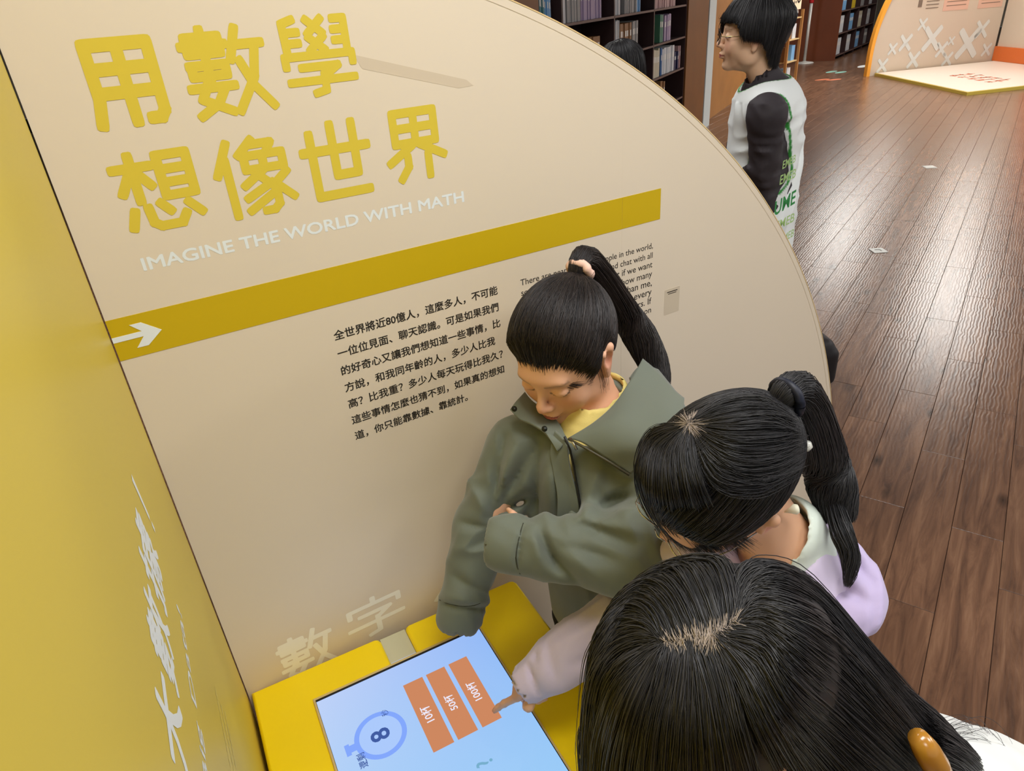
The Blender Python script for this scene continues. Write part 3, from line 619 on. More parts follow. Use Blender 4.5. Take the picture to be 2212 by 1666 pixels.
for i in range(len(i1)-1):
    a, b, c_, d = i1[i], i1[i+1], o1[i+1], o1[i]
    e.add([(a[0], -.03, a[1]), (b[0], -.03, b[1]), (c_[0], -.03, c_[1]), (d[0], -.03, d[1]), (a[0], .06, a[1]), (b[0], .06, b[1]), (c_[0], .06, c_[1]), (d[0], .06, d[1])], [(3, 2, 1, 0), (7, 6, 2, 3), (0, 1, 5, 4), (4, 5, 6, 7)])
e.build('orange_rim', m_or, disp)
m_x = mat('pale_cross_print', srgb(206, 210, 206), .6)
DF = [[1, 0, 0, 0], [0, 0, -1, -.006], [0, 1, 0, 0], [0, 0, 0, 1]]
for x, z, s in [(1.30, .58, .42), (2.16, .43, .52), (1.57, .36, .26), (1.76, .50, .15), (2.64, .27, .22), (.96, .22, .28), (1.75, .17, .24), (.27, .17, .24), (.71, .55, .28), (.44, .46, .2), (2.42, .66, .3), (1.02, .85, .2)]:
    strokes_mesh([[(0, 0), (100, 100)], [(100, 0), (0, 100)]], 30, DF, (x-s*.37, z-s*.42, x+s*.37, z+s*.42)).build('cross_mark', m_x, disp)
MB().box(1.41, 1.98, -.004, -.001, 1.05, 1.6).box(2.2, 2.76, -.004, -.001, 1.04, 1.6).build('text_block', mat('pink_print', srgb(214, 176, 156), .6), disp)
tl = MB()
for k in range(5): tl.box(1.48, 1.92, -.006, -.004, 1.13+k*.07, 1.142+k*.07).box(1.02, 1.3, -.006, -.001, 1.12+k*.06, 1.132+k*.06).box(2.27, 2.7, -.006, -.004, 1.12+k*.06, 1.132+k*.06)
tl.box(.84, .92, -.008, -.001, 1.16, 1.28); tl.build('text_lines', mat('grey_print', srgb(120, 105, 92), .6), disp)
D4 = Fq+(B-A)
plat = empty('floor_board', A); tag(plat, 'cream floor board with yellow edge and orange lettering before the far display', 'floor board')
def inset(P, c): cc = sum(P, Vector((0, 0, 0)))/len(P); return [p_+(cc-p_)*c for p_ in P]
q = [A-u*0+Vector((.10, -.06, 0)), Fq, D4, B+Vector((.0, -.06, 0))]
local(MB().prism([(v.x, v.y) for v in q], .001, .05).build('board', mat('board_yellow', srgb(190, 168, 70), .5)), plat)
local(MB().prism([(v.x, v.y) for v in inset(q, .022)], .05, .054).build('board_top', mat('board_cream', srgb(222, 210, 196), .35)), plat)
lt = MB(); cc = Vector((13.9939,6.1947,0.0540)); dv = (A-Fq).normalized(); du = (B-A).normalized(); R = random.Random(4)
for i in range(5):
    for j in range(3):
        for k in range(3):
            o_ = cc+dv*((i-2)*.26+R.uniform(-.06, .06))+du*((j-1)*.17+R.uniform(-.04, .04)); a = (dv if R.random() < .5 else du)*R.uniform(.06, .1); b_ = (du if a.normalized().dot(dv) > .5 else dv)*.018
            lt.add([(o_+a*x+b_*y+Vector((0, 0, .0006))) for x, y in ((-1, -1), (1, -1), (1, 1), (-1, 1))], [(0, 1, 2, 3)])
local(lt.build('orange_lettering', mat('orange_letter', srgb(190, 84, 36), .5)), plat)
v2 = (D4-B).normalized()
os_ = empty('orange_side_panel', B, math.atan2(v2.y, v2.x)); tag(os_, 'cream side wall with orange stepped board at the right end of the far display', 'panel')
MB().prism([(.02, .056), (3.2, .056), (3.2, 2.6), (1.7, 2.6), (1.05, .32), (.02, .32)], -.0, .05, 'xz').build('board', mat('orange_panel', srgb(206, 104, 44), .5), os_)
MB().prism([(.02, .056), (3.2, .056), (3.2, 3.0), (.02, 3.0)], .051, .08, 'xz').build('cream_board', mat('far_cream', srgb(200, 186, 168), .6), os_)
# stanchion ----------------------------------------------------------
b = (15.5267,11.1476,0.0000)
st = empty('stanchion', b); tag(st, 'chrome queue post with round base and red belt head', 'post')
MB().lathe([(.215, 0), (.215, .012), (.20, .025), (.05, .045), (.028, .06)]).build('base', mat('satin_steel', srgb(205, 205, 200), .45, metal=.3), st, True)
MB().lathe([(.034, .06), (.034, 1.28)]).build('pole', mat('satin_steel', srgb(205, 205, 200), .45, metal=.3), st, True)
MB().lathe([(.045, 1.2801), (.05, 1.30), (.05, 1.40), (.035, 1.43)]).build('belt_head', mat('red_plastic', srgb(180, 30, 36), .4), st, True)
# wooden display rack with signs --------------------------------------
b = (12.1031,8.7329,0.0000)
rk = empty('display_rack', b, math.radians(20)); tag(rk, 'wooden display rack with signs and blue leaflets behind the volunteer', 'rack')
for x, y in ((-.32, 0), (.30, 0), (-.32, .4), (.30, .4)): MB().box(x-.022, x+.022, y-.022, y+.022, 0, 1.30).build('post', m_wood2, rk)
for z in (.10, .42, .80, 1.16): MB().box(-.298, .278, .0, .4, z, z+.02).build('shelf', mat('pale_wood', srgb(208, 180, 130), .5), rk)
tag(MB().box(-.25, .2, .01, .02, 1.31, 1.62).build('sign_board', mat('cream_sign', srgb(232, 212, 182), .5), rk), 'cream sign with dark marks')
text_obj('sign_mark', '?.O', m_black, rk, [[1, 0, 0, -.2], [0, 0, -1, .009], [0, 1, 0, 1.42], [0, 0, 0, 1]], width=.36, offset=.03).matrix_parent_inverse = Matrix.Identity(4)
MB().box(-.24, -.2, .03, .05, 1.18, 1.31).box(.1, .14, .03, .05, 1.18, 1.31).build('sign_holder', m_plas, rk)
tag(MB().box(-.18, .24, .03, .04, 1.64, 1.95).build('poster', mat('blue_poster', srgb(140, 190, 226), .5), rk), 'light blue poster')
for x0, z, h_, cname in ((-.27, .122, .2, 'sky'), (-.05, .122, .2, 'white'), (.08, .442, .26, 'sky'), (-.27, .442, .25, 'brown'), (-.2, .822, .22, 'brown'), (.02, .822, .25, 'white')):
    o = MB().box(0, .17, 0, .12, 0, h_).build('leaflet_box', bpy.data.materials['book_'+cname], None, loc=Vector(b)+Vector((x0*math.cos(.349)-.05*math.sin(.349), x0*math.sin(.349)+.05*math.cos(.349), z)), rz=math.radians(20))
    tag(o, f'{dict(sky="pale blue", white="white", brown="brown")[cname]} leaflet box on the {"lowest" if z<.2 else "second" if z<.5 else "third"} shelf of the display rack', 'box')
# floor stickers and a painted floor reflection -----------------------------------------------------
def sticker(px, lab, m, ang, sc=1):
    mb = MB(); n = 20; mb.prism([(.13*sc*math.cos(2*PI*i/n)*(1-.15*math.cos(2*PI*i/n)), .055*sc*math.sin(2*PI*i/n)) for i in range(n)], .0004, .0012)
    o = mb.build('footprint_or_reflection', m, None, loc=(px[0], px[1], 0), rz=ang); tag(o, lab, 'sticker')
mt, mr = mat('teal_sticker', srgb(150, 205, 190), .4), mat('orange_sticker', srgb(225, 130, 95), .4)
sticker((14.3260,9.4619,0.0000), 'left teal footprint sticker on the far floor', mt, math.radians(10), 1.5)
sticker((14.3194,9.2298,0.0000), 'right teal footprint sticker on the far floor', mt, math.radians(10), 1.5)
sticker((13.1583,8.7771,0.0000), 'left orange footprint sticker on the far floor', mr, math.radians(-15), 1.3)
sticker((13.2416,8.5732,0.0000), 'right orange footprint sticker on the far floor', mr, math.radians(-15), 1.3)
sticker((15.4201,9.4762,0.0000), 'painted pale reflection on the floor beside the orange display edge', m_white, math.radians(20), 2)  # bright streak reflected in the floor, painted as a flat pale oval
b = (4.9323,1.9129,0.0000)
fo = MB()
for k in range(4):
    c_, s_ = math.cos(k*PI/2), math.sin(k*PI/2); fo.add([(c_*x-s_*y, s_*x+c_*y, z) for x, y, z in ((-.05, -.05, .0), (.05, -.05, 0), (.05, -.05, .004), (-.05, -.05, .004), (-.02, -.02, .004), (.02, -.02, .004))], [(0, 1, 2, 3), (3, 2, 5, 4)])
fo.add([(-.02, -.02, .001), (.02, -.02, .001), (.02, .02, .001), (-.02, .02, .001)], [(0, 1, 2, 3)]); fo.mi[-1] = 1
t = fo.build('floor_socket', [m_plas, m_dark], None, loc=(b[0], b[1], .0005), rz=math.radians(60)); tag(t, 'white square floor plate with dark hole set in the wood floor', 'socket')
b = (7.5937,3.1554,0.0000)
tag(MB().box(-.055, .055, -.055, .055, .0003, .004, ch=.002).build('floor_plate', m_plas, None, loc=(b[0], b[1], 0), rz=math.radians(55)), 'plain white square plate farther out on the wood floor', 'plate')
# black bag behind the panel edge --------------------------------------
b = (3.0166,0.9517,0.0000)
F_ = Field(axis(b[0]-.2, b[0]+.2, .012), axis(b[1]-.25, b[1]+.25, .012), axis(-.01, .35, .012))
fr_ = frame_from((b[0]-.06, b[1]+.02, .13), (.4, .9, 0), (.9, -.4, 0)); F_.box((0, 0, -.02), (.09, .15, .105), .04, .01, fr=fr_); F_.box((0, -.02, .06), (.07, .12, .07), .05, .02, fr=fr_)
V, Q = F_.extract(); V[:, 2] -= V[:, 2].min()
bag = link('bag', mesh_np('bag', V, Q), mat('black_nylon', srgb(30, 26, 28), .6)); tag(bag, 'black bag on the floor half hidden behind the cream panel edge', 'bag')
local(MB().tube([fr_.w((0, -.05, .12)), fr_.w((0, -.04, .17)), fr_.w((0, .03, .175)), fr_.w((0, .05, .12))], .008).build('handle', mat('brown_strap', srgb(96, 62, 40), .6), None, True), bag)
# ================================================================= PEOPLE
SKIN = mat('skin', srgb(222, 172, 140), .5, attr='tint', sss=.08, spec=.35, bump=(350, .08, .0006))
def hair_mat(name, c0, c1, rough=.42):
    m = bpy.data.materials.new(name); m.use_nodes = True; nt = m.node_tree; N = nt.nodes; L = nt.links; b = N['Principled BSDF']
    geo = N.new('ShaderNodeNewGeometry'); mx = N.new('ShaderNodeMix'); mx.data_type = 'RGBA'; mx.inputs[6].default_value = c0; mx.inputs[7].default_value = c1
    L.new(geo.outputs['Random Per Island'], mx.inputs[0]); L.new(mx.outputs[2], b.inputs['Base Color'])
    b.inputs['Roughness'].default_value = rough; b.inputs['Specular IOR Level'].default_value = .45; return m
HAIR = hair_mat('black_hair', (.009, .009, .011, 1), (.034, .032, .033, 1))
HAIRB = hair_mat('brown_black_hair', (.007, .006, .007, 1), (.034, .024, .020, 1))
def fr_of(c, X, F, U, s): return Frame(c, X, F, U, s)
def head_sdf(F, fr, k=1.0):
    E = lambda c, r, kk=.01, op='u': F.ell(c, r, kk, op, fr)
    E((0, -.012, .032), (.074, .092, .084)); E((0, .024, .002), (.063, .066, .090), .03); E((0, .034, -.055), (.046, .050, .048), .025); E((0, .070, -.090), (.019, .017, .015), .02)
    for s in (-1, 1): E((s*.035, .058, -.028), (.026, .022, .026), .02); E((s*.05, .01, -.05), (.018, .03, .03), .02)
    E((0, .080, .028), (.045, .014, .012), .015)
    for s in (-1, 1):
        E((s*.031, .099, .006), (.017, .012, .009), .012, 's'); E((s*.031, .0785, .004), (.0145, .0135, .0112), .003)
    F.cap((0, .087, .012), (0, .105, -.020), .0062, .0082, .012, fr=fr); E((0, .106, -.026), (.0098, .0095, .0088), .006)
    for s in (-1, 1): E((s*.0105, .098, -.029), (.0065, .009, .0068), .005)
    for s in (-1, 1): E((s*.0055, .1035, -.0355), (.0028, .0045, .0028), .002, 's')
    E((0, .084, -.046), (.022, .012, .016), .01); E((0, .0925, -.0525), (.020, .0105, .0050), .005); E((0, .0915, -.0615), (.017, .0105, .0058), .005)
    F.cap((-.021, .100, -.0568), (.021, .100, -.0568), .0016, k=.0025, op='s', fr=fr)
    for s in (-1, 1):
        F.cap((s*.0735, -.004, -.026), (s*.0815, -.016, .024), .0075, .010, .006, fr=fr); F.cap((s*.0765, .004, -.018), (s*.0805, .002, .022), .006, .007, .006, fr=fr)
        E((s*.0865, -.003, .006), (.008, .010, .017), .004, 's'); E((s*.075, .0, -.030), (.006, .008, .009), .004)
def skin_tint(V, fr, base=(222, 172, 140), closed=True):
    q = fr.loc(V); x, y, z = np.abs(q[:, 0]), q[:, 1], q[:, 2]; B = np.array(srgb(*base)[:3]); col = np.tile(B, (len(V), 1))
    def paint(w, c): nonlocal col; w = np.clip(w, 0, 1)[:, None]; col = col*(1-w)+np.array(srgb(*c)[:3])*w
    near = (np.abs(q) < .14).all(1)
    bl = lambda cx, cy, cz, r: np.exp(-((x-cx)**2+(y-cy)**2+(z-cz)**2)/(r*r))*near
    paint(.35*bl(.038, .08, -.025, .022), (214, 128, 112)); paint(.4*bl(0, .112, -.028, .012), (220, 140, 120)); paint(.5*bl(.083, -.008, .0, .02), (214, 120, 100))
    lip = near & (y > .083) & (x < .021); hgt = .0065*(1-(x/.022)**2)
    paint(np.where(lip & (z < -.0568+hgt*.9) & (z > -.0568-hgt*1.15), .85, 0), (190, 92, 92)); paint(np.where(lip & (np.abs(z+.0568) < .0014), .8, 0), (110, 50, 50))
    ez = (x-.031)/.0155; lid = .004-(.0055 if closed else -.001)*(1-ez**2)
    paint(np.where(near & (np.abs(ez) < 1) & (y > .07) & (np.abs(z-lid+.002) < .0016), .85, 0), (52, 34, 30))
    if not closed:
        paint(np.where(near & (np.abs(ez) < .8) & (y > .08) & (np.abs(z-.0025) < .0032*(1-ez**2)), .9, 0), (225, 220, 215)); paint(np.where(near & ((x-.031)**2+(z-.0028)**2 < .0040**2) & (y > .08), .95, 0), (34, 22, 18))
    bz = .0235+.004*np.sin(np.clip((x-.014)/.036, 0, 1)*PI*.8); paint(np.where(near & (x > .013) & (x < .05) & (y > .06), .5*np.exp(-((z-bz)/.0030)**2), 0), (60, 42, 36))
    return col
# hand: palm and five fingers; d = pointing direction, n = back of the hand, t = side of the thumb
def hand(F, wr, d, n, t, curl, sc=1.0, spread=.12, thumb=.5):
    d = np.array(d, float); d /= np.linalg.norm(d); n = np.array(n, float); n -= d*(n@d); n /= np.linalg.norm(n); t_ = np.cross(d, n); t = t_*np.sign(t_@np.array(t, float)+1e-9); wr = np.array(wr, float)
    pk = lambda a, b, c: wr+(d*a+t*b+n*c)*sc
    F.cap(pk(-.01, 0, 0), pk(.03, 0, 0), .021*sc, .024*sc, .01); 
    for b in (-.024, -.008, .008, .024): F.cap(pk(.012, b*.6, 0), pk(.072, b, 0), .0125*sc, .0105*sc, .012)
    L = [.040, .044, .041, .032]; R_ = [.0078, .0080, .0077, .0068]
    tips = []
    for i, b in enumerate((.026, .009, -.009, -.026)):     # index .. little
        p = pk(.076-(.004 if i == 3 else 0), b, 0); a = 0; dr = d+t*spread*(1.5-i)/1.5*.6; dr /= np.linalg.norm(dr)
        for j, (l, cu) in enumerate(zip((L[i], L[i]*.62, L[i]*.5), curl[i])):
            a += cu; v = dr*math.cos(a)-n*math.sin(a); q = p+v*l*sc; F.cap(p, q, R_[i]*sc*(1-.08*j), R_[i]*sc*(.92-.10*j), .0035); p = q
        tips.append(p)
    p = pk(.018, .024, -.004); v = d*.72+t*.68-n*.15; v /= np.linalg.norm(v); q = p+v*.036*sc; F.cap(p, q, .0125*sc, .0098*sc, .01)
    v2 = d*.9+t*(.5-thumb)-n*thumb*.5; v2 /= np.linalg.norm(v2); r_ = q+v2*.028*sc; F.cap(q, r_, .0096*sc, .0088*sc, .004); v3 = d*.95+t*(.2-thumb)-n*thumb*.4; v3 /= np.linalg.norm(v3); F.cap(r_, r_+v3*.022*sc, .0088*sc, .0072*sc, .004)
    return tips
def body(root, fr, J, base=(222, 172, 140), closed=True, fine=.0032, hands=(), hfine=.003, hboxes=(), coarse=.014):
    pts = np.array([fr.c+.14*np.array(s) for s in ((1, 1, 1), (-1, -1, -1))]+[np.array(v) for v in J.values()]); lo, hi = pts.min(0)-.13, pts.max(0)+.13; lo[2] = -.005
    fz = [[(fr.c[d]-.125*fr.s, fr.c[d]+.125*fr.s, fine)]+[(b[0][d], b[1][d], hfine) for b in hboxes] for d in range(3)]
    F = Field(*[axis(lo[d], hi[d], coarse, fz[d]) for d in range(3)])
    w = fr.w; nb, ch, pv = J['neck'], J['chest'], J['pelvis']; A = lambda k: np.array(J[k], float)
    F.cap(ch, pv, .085, .085, .05); F.cap(A('shR')*.8+A('ch' if 0 else 'chest')*.2, A('shL')*.8+A('chest')*.2, .05, .05, .05); F.cap(nb, ch, .05, .08, .04)
    for s in 'RL':
        F.cap(A('sh'+s), A('el'+s), .040, .033, .03); F.cap(A('el'+s), A('wr'+s), .033, .022, .01)
        F.cap(A('hip'+s), A('kn'+s), .07, .05, .03); F.cap(A('kn'+s), A('an'+s), .048, .033, .01); F.cap(A('an'+s), A('toe'+s), .030, .024, .015)
    F.cap(w((0, -.016, -.05)), nb, .047*fr.s, .052*fr.s, .02); head_sdf(F, fr)
    for h in hands: h(F)
    V, Q = F.extract(); V[:, 2] = np.maximum(V[:, 2], .001)
    return link('body', mesh_np('body', V, Q, True, skin_tint(V, fr, base, closed)), SKIN, root)
def legs(J, fwd, gap=.085, hz=.0, foot=.14):
    """standing legs under the pelvis; fwd = horizontal facing direction"""
    f = np.array([fwd[0], fwd[1], 0]); f /= np.linalg.norm(f); r = np.array([f[1], -f[0], 0]); pv = np.array(J['pelvis'])
    for s, k in ((1, 'R'), (-1, 'L')):
        g = pv+r*gap*s; J['hip'+k] = g+np.array([0, 0, -.03]); J['kn'+k] = np.array([g[0], g[1], pv[2]*.52])+f*.015; J['an'+k] = np.array([g[0], g[1], .075])-f*.01; J['toe'+k] = np.array([g[0], g[1], .032])+f*foot*.8
    return J
def lower(root, J, fwd, mt_, ms, tname='trousers', rr=.085):
    A = lambda k: np.array(J[k], float); pts = np.array([A(k) for k in ('hipR', 'hipL', 'anR', 'anL', 'pelvis')]); lo, hi = pts.min(0)-.16, pts.max(0)+.16; lo[2] = .05
    F = Field(*[axis(lo[d], hi[d], .011) for d in range(3)])
    F.cap(A('pelvis')+[0, 0, .05], A('pelvis')-[0, 0, .04], rr+.025, rr+.02, .04)
    for s in 'RL': F.cap(A('hip'+s), A('kn'+s), rr, .066, .03); F.cap(A('kn'+s), A('an'+s)+[0, 0, .02], .066, .056, .02)
    F.wave(lo, hi, (0, 0, 70), .0025, 0, (40, 30, 0), 1.5)
    V, Q = F.extract(); local(link(tname, mesh_np(tname, V, Q), mt_), root)
    f = np.array([fwd[0], fwd[1], 0]); f /= np.linalg.norm(f)
    for s in 'RL':
        a, t = A('an'+s), A('toe'+s); lo, hi = np.minimum(a, t)-.08, np.maximum(a, t)+.08; lo[2] = -.01
        F = Field(*[axis(lo[d], hi[d], .007) for d in range(3)])
        F.cap((a[0]-f[0]*.03, a[1]-f[1]*.03, .045), (t[0], t[1], .038), .043, .040, .02); F.cap((a[0], a[1], .07), (a[0], a[1], .11), .042, .044, .02)
        F.put(lambda X, Y, Z: .002-Z+0*X+0*Y, lo, hi, .004, 'i'); V, Q = F.extract(); local(link('shoe', mesh_np('shoe', V, Q), ms), root)
# hair ------------------------------------------------------------------
def tubes(P_, width, taper=.25, n=3):
    """P_ (N,K,3) strand centre lines -> one mesh of thin tubes"""
    N_, K, _ = P_.shape; T = np.gradient(P_, axis=1); T /= np.linalg.norm(T, axis=2, keepdims=True)+1e-9
    ref = RNG.normal(size=(N_, 1, 3)); U_ = np.cross(T, ref); U_ /= np.linalg.norm(U_, axis=2, keepdims=True)+1e-9; W = np.cross(T, U_)
    wd = np.asarray(width).reshape(-1, 1)*np.interp(np.linspace(0, 1, K), [0, .12, .7, 1], [.15, 1, 1, taper])[None]
    V = np.stack([P_+(U_*math.cos(2*PI*j/n)+W*math.sin(2*PI*j/n))*wd[:, :, None]*.5 for j in range(n)], 2).reshape(-1, 3)
    b = (np.arange(N_)[:, None]*K+np.arange(K-1)[None])*n; Q = []
    for j in range(n): Q.append(np.stack([b+j, b+(j+1) % n, b+n+(j+1) % n, b+n+j], -1).reshape(-1, 4))
    return V, np.concatenate(Q)
def catmull(G_, K):
    """G_ (...,k,3) -> (...,K,3)"""
    k = G_.shape[-2]; t = np.linspace(0, k-1-1e-6, K); i = t.astype(int); f = (t-i)[:, None]
    g = lambda j: G_[..., np.clip(j, 0, k-1), :]
    a, b, c, d = g(i-1), g(i), g(i+1), g(i+2)
    return .5*((2*b)+(-a+c)*f+(2*a-5*b+4*c-d)*f**2+(-a+3*b-3*c+d)*f**3)
def ray_ell(u, o, c, r):
    p = (np.array(o)-np.array(c))/r; v = u/np.array(r); A = (v*v).sum(-1); B = (v*p).sum(-1); Cc = (p*p).sum(-1)-1; D_ = B*B-A*Cc
    return np.where(D_ > 0, (-B+np.sqrt(np.maximum(D_, 0)))/A, 0)
class Hair:
    LINE = ([-.14, -.075, -.04, -.02, .0, .022, .035, .05, .07, .088, .14], [-.075, -.062, -.045, .020, .036, -.018, -.018, .010, .042, .057, .060])
    def __init__(s, fr, hc, hr, line=None, lift=.025, inset=.001): s.inset = inset; s.fr, s.hc, s.hr, s.line, s.lift = fr, np.array(hc), np.array(hr), line or s.LINE, lift
    def zh(s, y): return np.interp(y, *s.line)
    def rad(s, u):
        a = 1/np.sqrt((u*u/s.hr**2).sum(-1)); b = np.maximum(ray_ell(u, s.hc, (0, -.012, .032), (.074, .092, .084)), ray_ell(u, s.hc, (0, .024, .002), (.063, .066, .090)))
        p = s.hc+u*a[..., None]; t = np.clip((p[..., 2]-s.zh(p[..., 1]))/.085, 0, 1)**1.25; return np.minimum(a, b+.005+s.lift*t)
    def surf(s, u, lay=0): return s.hc+u*(s.rad(u)+lay)[..., None]
    def cap(s, m, parent, keep=None, n=72):
        th = np.linspace(0, PI, n//2+1); ph = np.linspace(0, 2*PI, n+1)[:-1]; T, P_ = np.meshgrid(th, ph, indexing='ij')
        u = np.stack([np.sin(T)*np.cos(P_), np.sin(T)*np.sin(P_), np.cos(T)], -1); V = s.surf(u, -.004).reshape(-1, 3); i = np.arange(n//2)[:, None]; j = np.arange(n)[None]
        Q = np.stack([i*n+j, (i+1)*n+j, (i+1)*n+(j+1) % n, i*n+(j+1) % n], -1).reshape(-1, 4); c = V[Q].mean(1)
        k = c[:, 2] > s.zh(c[:, 1])+s.inset
        if keep is not None: k &= keep(c)
        return link('scalp_hair', mesh_np('scalp_hair', s.fr.w(V), Q[k]), m, parent)
    def pulled(s, n, tie, wd=.0011, K=14, wig=.003, bias=.7, clip=None, part=None):
        """strands combed over the skull from the hairline to the tie point"""
        a = RNG.uniform(0, 2*PI, n); u = np.stack([np.cos(a), np.sin(a), np.zeros(n)], 1)
        # find hairline elevation for every azimuth
        lo = np.full(n, -1.2); hi = np.full(n, 1.45)
        for _ in range(18):
            m = (lo+hi)/2; q = s.surf(np.stack([np.cos(a)*np.cos(m), np.sin(a)*np.cos(m), np.sin(m)], 1)); b = q[:, 2] > s.zh(q[:, 1]); hi = np.where(b, m, hi); lo = np.where(b, lo, m)
        e = hi+np.where(RNG.random(n) < bias, RNG.normal(-.03, .085, n), RNG.uniform(0, 1, n)**1.3*(1.4-hi))
        u0 = np.stack([np.cos(a)*np.cos(e), np.sin(a)*np.cos(e), np.sin(e)], 1); ut = np.array(tie)-s.hc; ut /= np.linalg.norm(ut); ut = ut+RNG.normal(size=(n, 3))*.03; ut /= np.linalg.norm(ut, axis=1)[:, None]
        om = np.arccos(np.clip((u0*ut).sum(1), -.999, .999)); t = np.linspace(0, 1, K)
        sl = (np.sin((1-t)[None]*om[:, None])/np.sin(om)[:, None])[..., None]*u0[:, None]+(np.sin(t[None]*om[:, None])/np.sin(om)[:, None])[..., None]*ut[:, None]
        wv = np.cross(u0, ut); wv /= np.linalg.norm(wv, axis=1)[:, None]+1e-9
        sl = sl+wv[:, None]*(np.sin(t*PI)[None]*RNG.normal(size=(n, 1))*.07+np.sin(t*PI*3)[None]*RNG.normal(size=(n, 1))*.012)[..., None]; sl[..., 2] -= (np.sin(t*PI)*.04)[None]; sl /= np.linalg.norm(sl, axis=2)[..., None]
        lay = RNG.uniform(-.003, .003, (n, 1))*np.ones((1, K)); lay[:, 0] -= .002
        return s.fr.w(s.surf(sl, lay)), RNG.uniform(.6, 1.3, n)*wd
def guided(G_, n, K=18, jit=.003, wd=.001, fr=None, lenv=.1, world=False, rootj=None):
    """interpolate between neighbouring guides; G_ list of guides with equal point count"""
    G_ = np.array(G_, float); g = RNG.uniform(0, len(G_)-1-1e-6, n); i = g.astype(int); f = (g-i)[:, None, None]; P_ = G_[i]*(1-f)+G_[i+1]*f
    k = G_.shape[1]; o = RNG.normal(size=(n, 1, 3))*jit*np.linspace(.4, 1.2, k)[None, :, None]+RNG.normal(size=(n, k, 3))*jit*.25; P_ = P_+o
    P_ = catmull(P_, 40); e = 39*(1-RNG.random(n)*lenv); t = np.linspace(0, 1, K)[None]*e[:, None]; a = t.astype(int); b = np.minimum(a+1, 39); ff = (t-a)[..., None]; r_ = np.arange(n)[:, None]; P_ = P_[r_, a]*(1-ff)+P_[r_, b]*ff
    if fr is not None and not world: P_ = fr.w(P_)
    return P_, RNG.uniform(.6, 1.3, n)*wd
def tail(ctrl, rad, n, K=16, wd=.001, flat=None, jit=.003):
    """bundle of strands along world-space control points with given radii"""
    c = catmull(np.array(ctrl, float), K); r_ = np.interp(np.linspace(0, 1, K), np.linspace(0, 1, len(rad)), rad); T = np.gradient(c, axis=0); T /= np.linalg.norm(T, axis=1)[:, None]
    a = np.array(flat if flat is not None else (0, 0, 1.0)); U_ = np.cross(T, a); U_ /= np.linalg.norm(U_, axis=1)[:, None]+1e-9; W = np.cross(T, U_)
    th = RNG.uniform(0, 2*PI, n); q = np.sqrt(RNG.uniform(0, 1, n)); tw = RNG.normal(size=n)*.35; ang = th[:, None]+tw[:, None]*np.linspace(0, 1, K)[None]
    P_ = c[None]+(U_[None]*np.cos(ang)[..., None]+W[None]*np.sin(ang)[..., None])*(q[:, None]*r_[None])[..., None]+RNG.normal(size=(n, K, 3))*jit*.15
    e = (K-1)*(1-RNG.random(n)**2*.25); t = np.linspace(0, 1, K)[None]*e[:, None]; i = t.astype(int); b = np.minimum(i+1, K-1); ff = (t-i)[..., None]; rr_ = np.arange(n)[:, None]
    return P_[rr_, i]*(1-ff)+P_[rr_, b]*ff, RNG.uniform(.6, 1.3, n)*wd
def strands(name, parts, m, parent, taper=.25, n=3):
    Vs, Qs, b = [], [], 0
    for P_, wd in parts: V, Q = tubes(P_, wd, taper, n); Vs.append(V); Qs.append(Q+b); b += len(V)
    o = link(name, mesh_np(name, np.concatenate(Vs), np.concatenate(Qs)), m, parent); o['kind'] = 'stuff'; return o
def sheet(name, rows, m, parent, thick=.003, n=6, crease=None):
    """cloth piece through a grid of points, thickened"""
    G_ = np.array(rows, float); a = catmull(G_, G_.shape[1]*n); a = catmull(a.transpose(1, 0, 2), G_.shape[0]*n).transpose(1, 0, 2); r_, c = a.shape[:2]
    du = np.gradient(a, axis=1); dv = np.gradient(a, axis=0); nn = np.cross(du, dv); nn /= np.linalg.norm(nn, axis=2)[..., None]+1e-9
    V = np.concatenate([(a+nn*thick/2).reshape(-1, 3), (a-nn*thick/2).reshape(-1, 3)]); I = np.arange(r_*c).reshape(r_, c); q = np.stack([I[:-1, :-1], I[:-1, 1:], I[1:, 1:], I[1:, :-1]], -1).reshape(-1, 4); N_ = r_*c
    Q = [q, q[:, ::-1]+N_]
    for e in (I[0], I[-1][::-1], I[:, 0][::-1], I[:, -1]): Q.append(np.stack([e[:-1], e[:-1]+N_, e[1:]+N_, e[1:]], -1))
    return link(name, mesh_np(name, V, np.concatenate(Q)), m, parent)
def cloth(name, F, m, parent, sm=None):
    V, Q = F.extract(); return link(name, mesh_np(name, V, Q), m, parent)
HD = {}
HD[1] = (Frame((0.6380,-0.1980,1.3160), (-0.4338,0.9009,-0.0116), (-0.8231,-0.4015,-0.4015), (-0.3664,-0.1647,0.9158), 0.96), (0, -0.008, 0.036), (0.087, 0.115, 0.105))
HD[2] = (Frame((0.6270,-0.5680,1.2750), (-0.0597,0.9154,0.3980), (-0.7520,0.2210,-0.6210), (-0.6565,-0.3364,0.6752), 0.98), (0.006, -0.01, 0.042), (0.083, 0.119, 0.109))
HD[3] = (Frame((0.3850,-0.7950,1.2850), (0.2373,0.9517,0.1948), (-0.8511,0.3004,-0.4306), (-0.4683,-0.0636,0.8813), 0.97), (0, -0.012, 0.036), (0.092, 0.115, 0.108))
HD[4] = (Frame((2.0710,0.7390,1.6830), (0.6692,0.7413,0.0520), (-0.7429,0.6659,0.0680), (0.0158,-0.0841,0.9963), 1.0), (0, -0.012, 0.034), (0.092, 0.115, 0.105))
CAMN = (-.45, -.60, .66)
m_trou = mat('dark_trousers', srgb(44, 46, 54), .8, bump=(200, .2, .001)); m_shoe = mat('dark_shoe', srgb(40, 38, 40), .5)
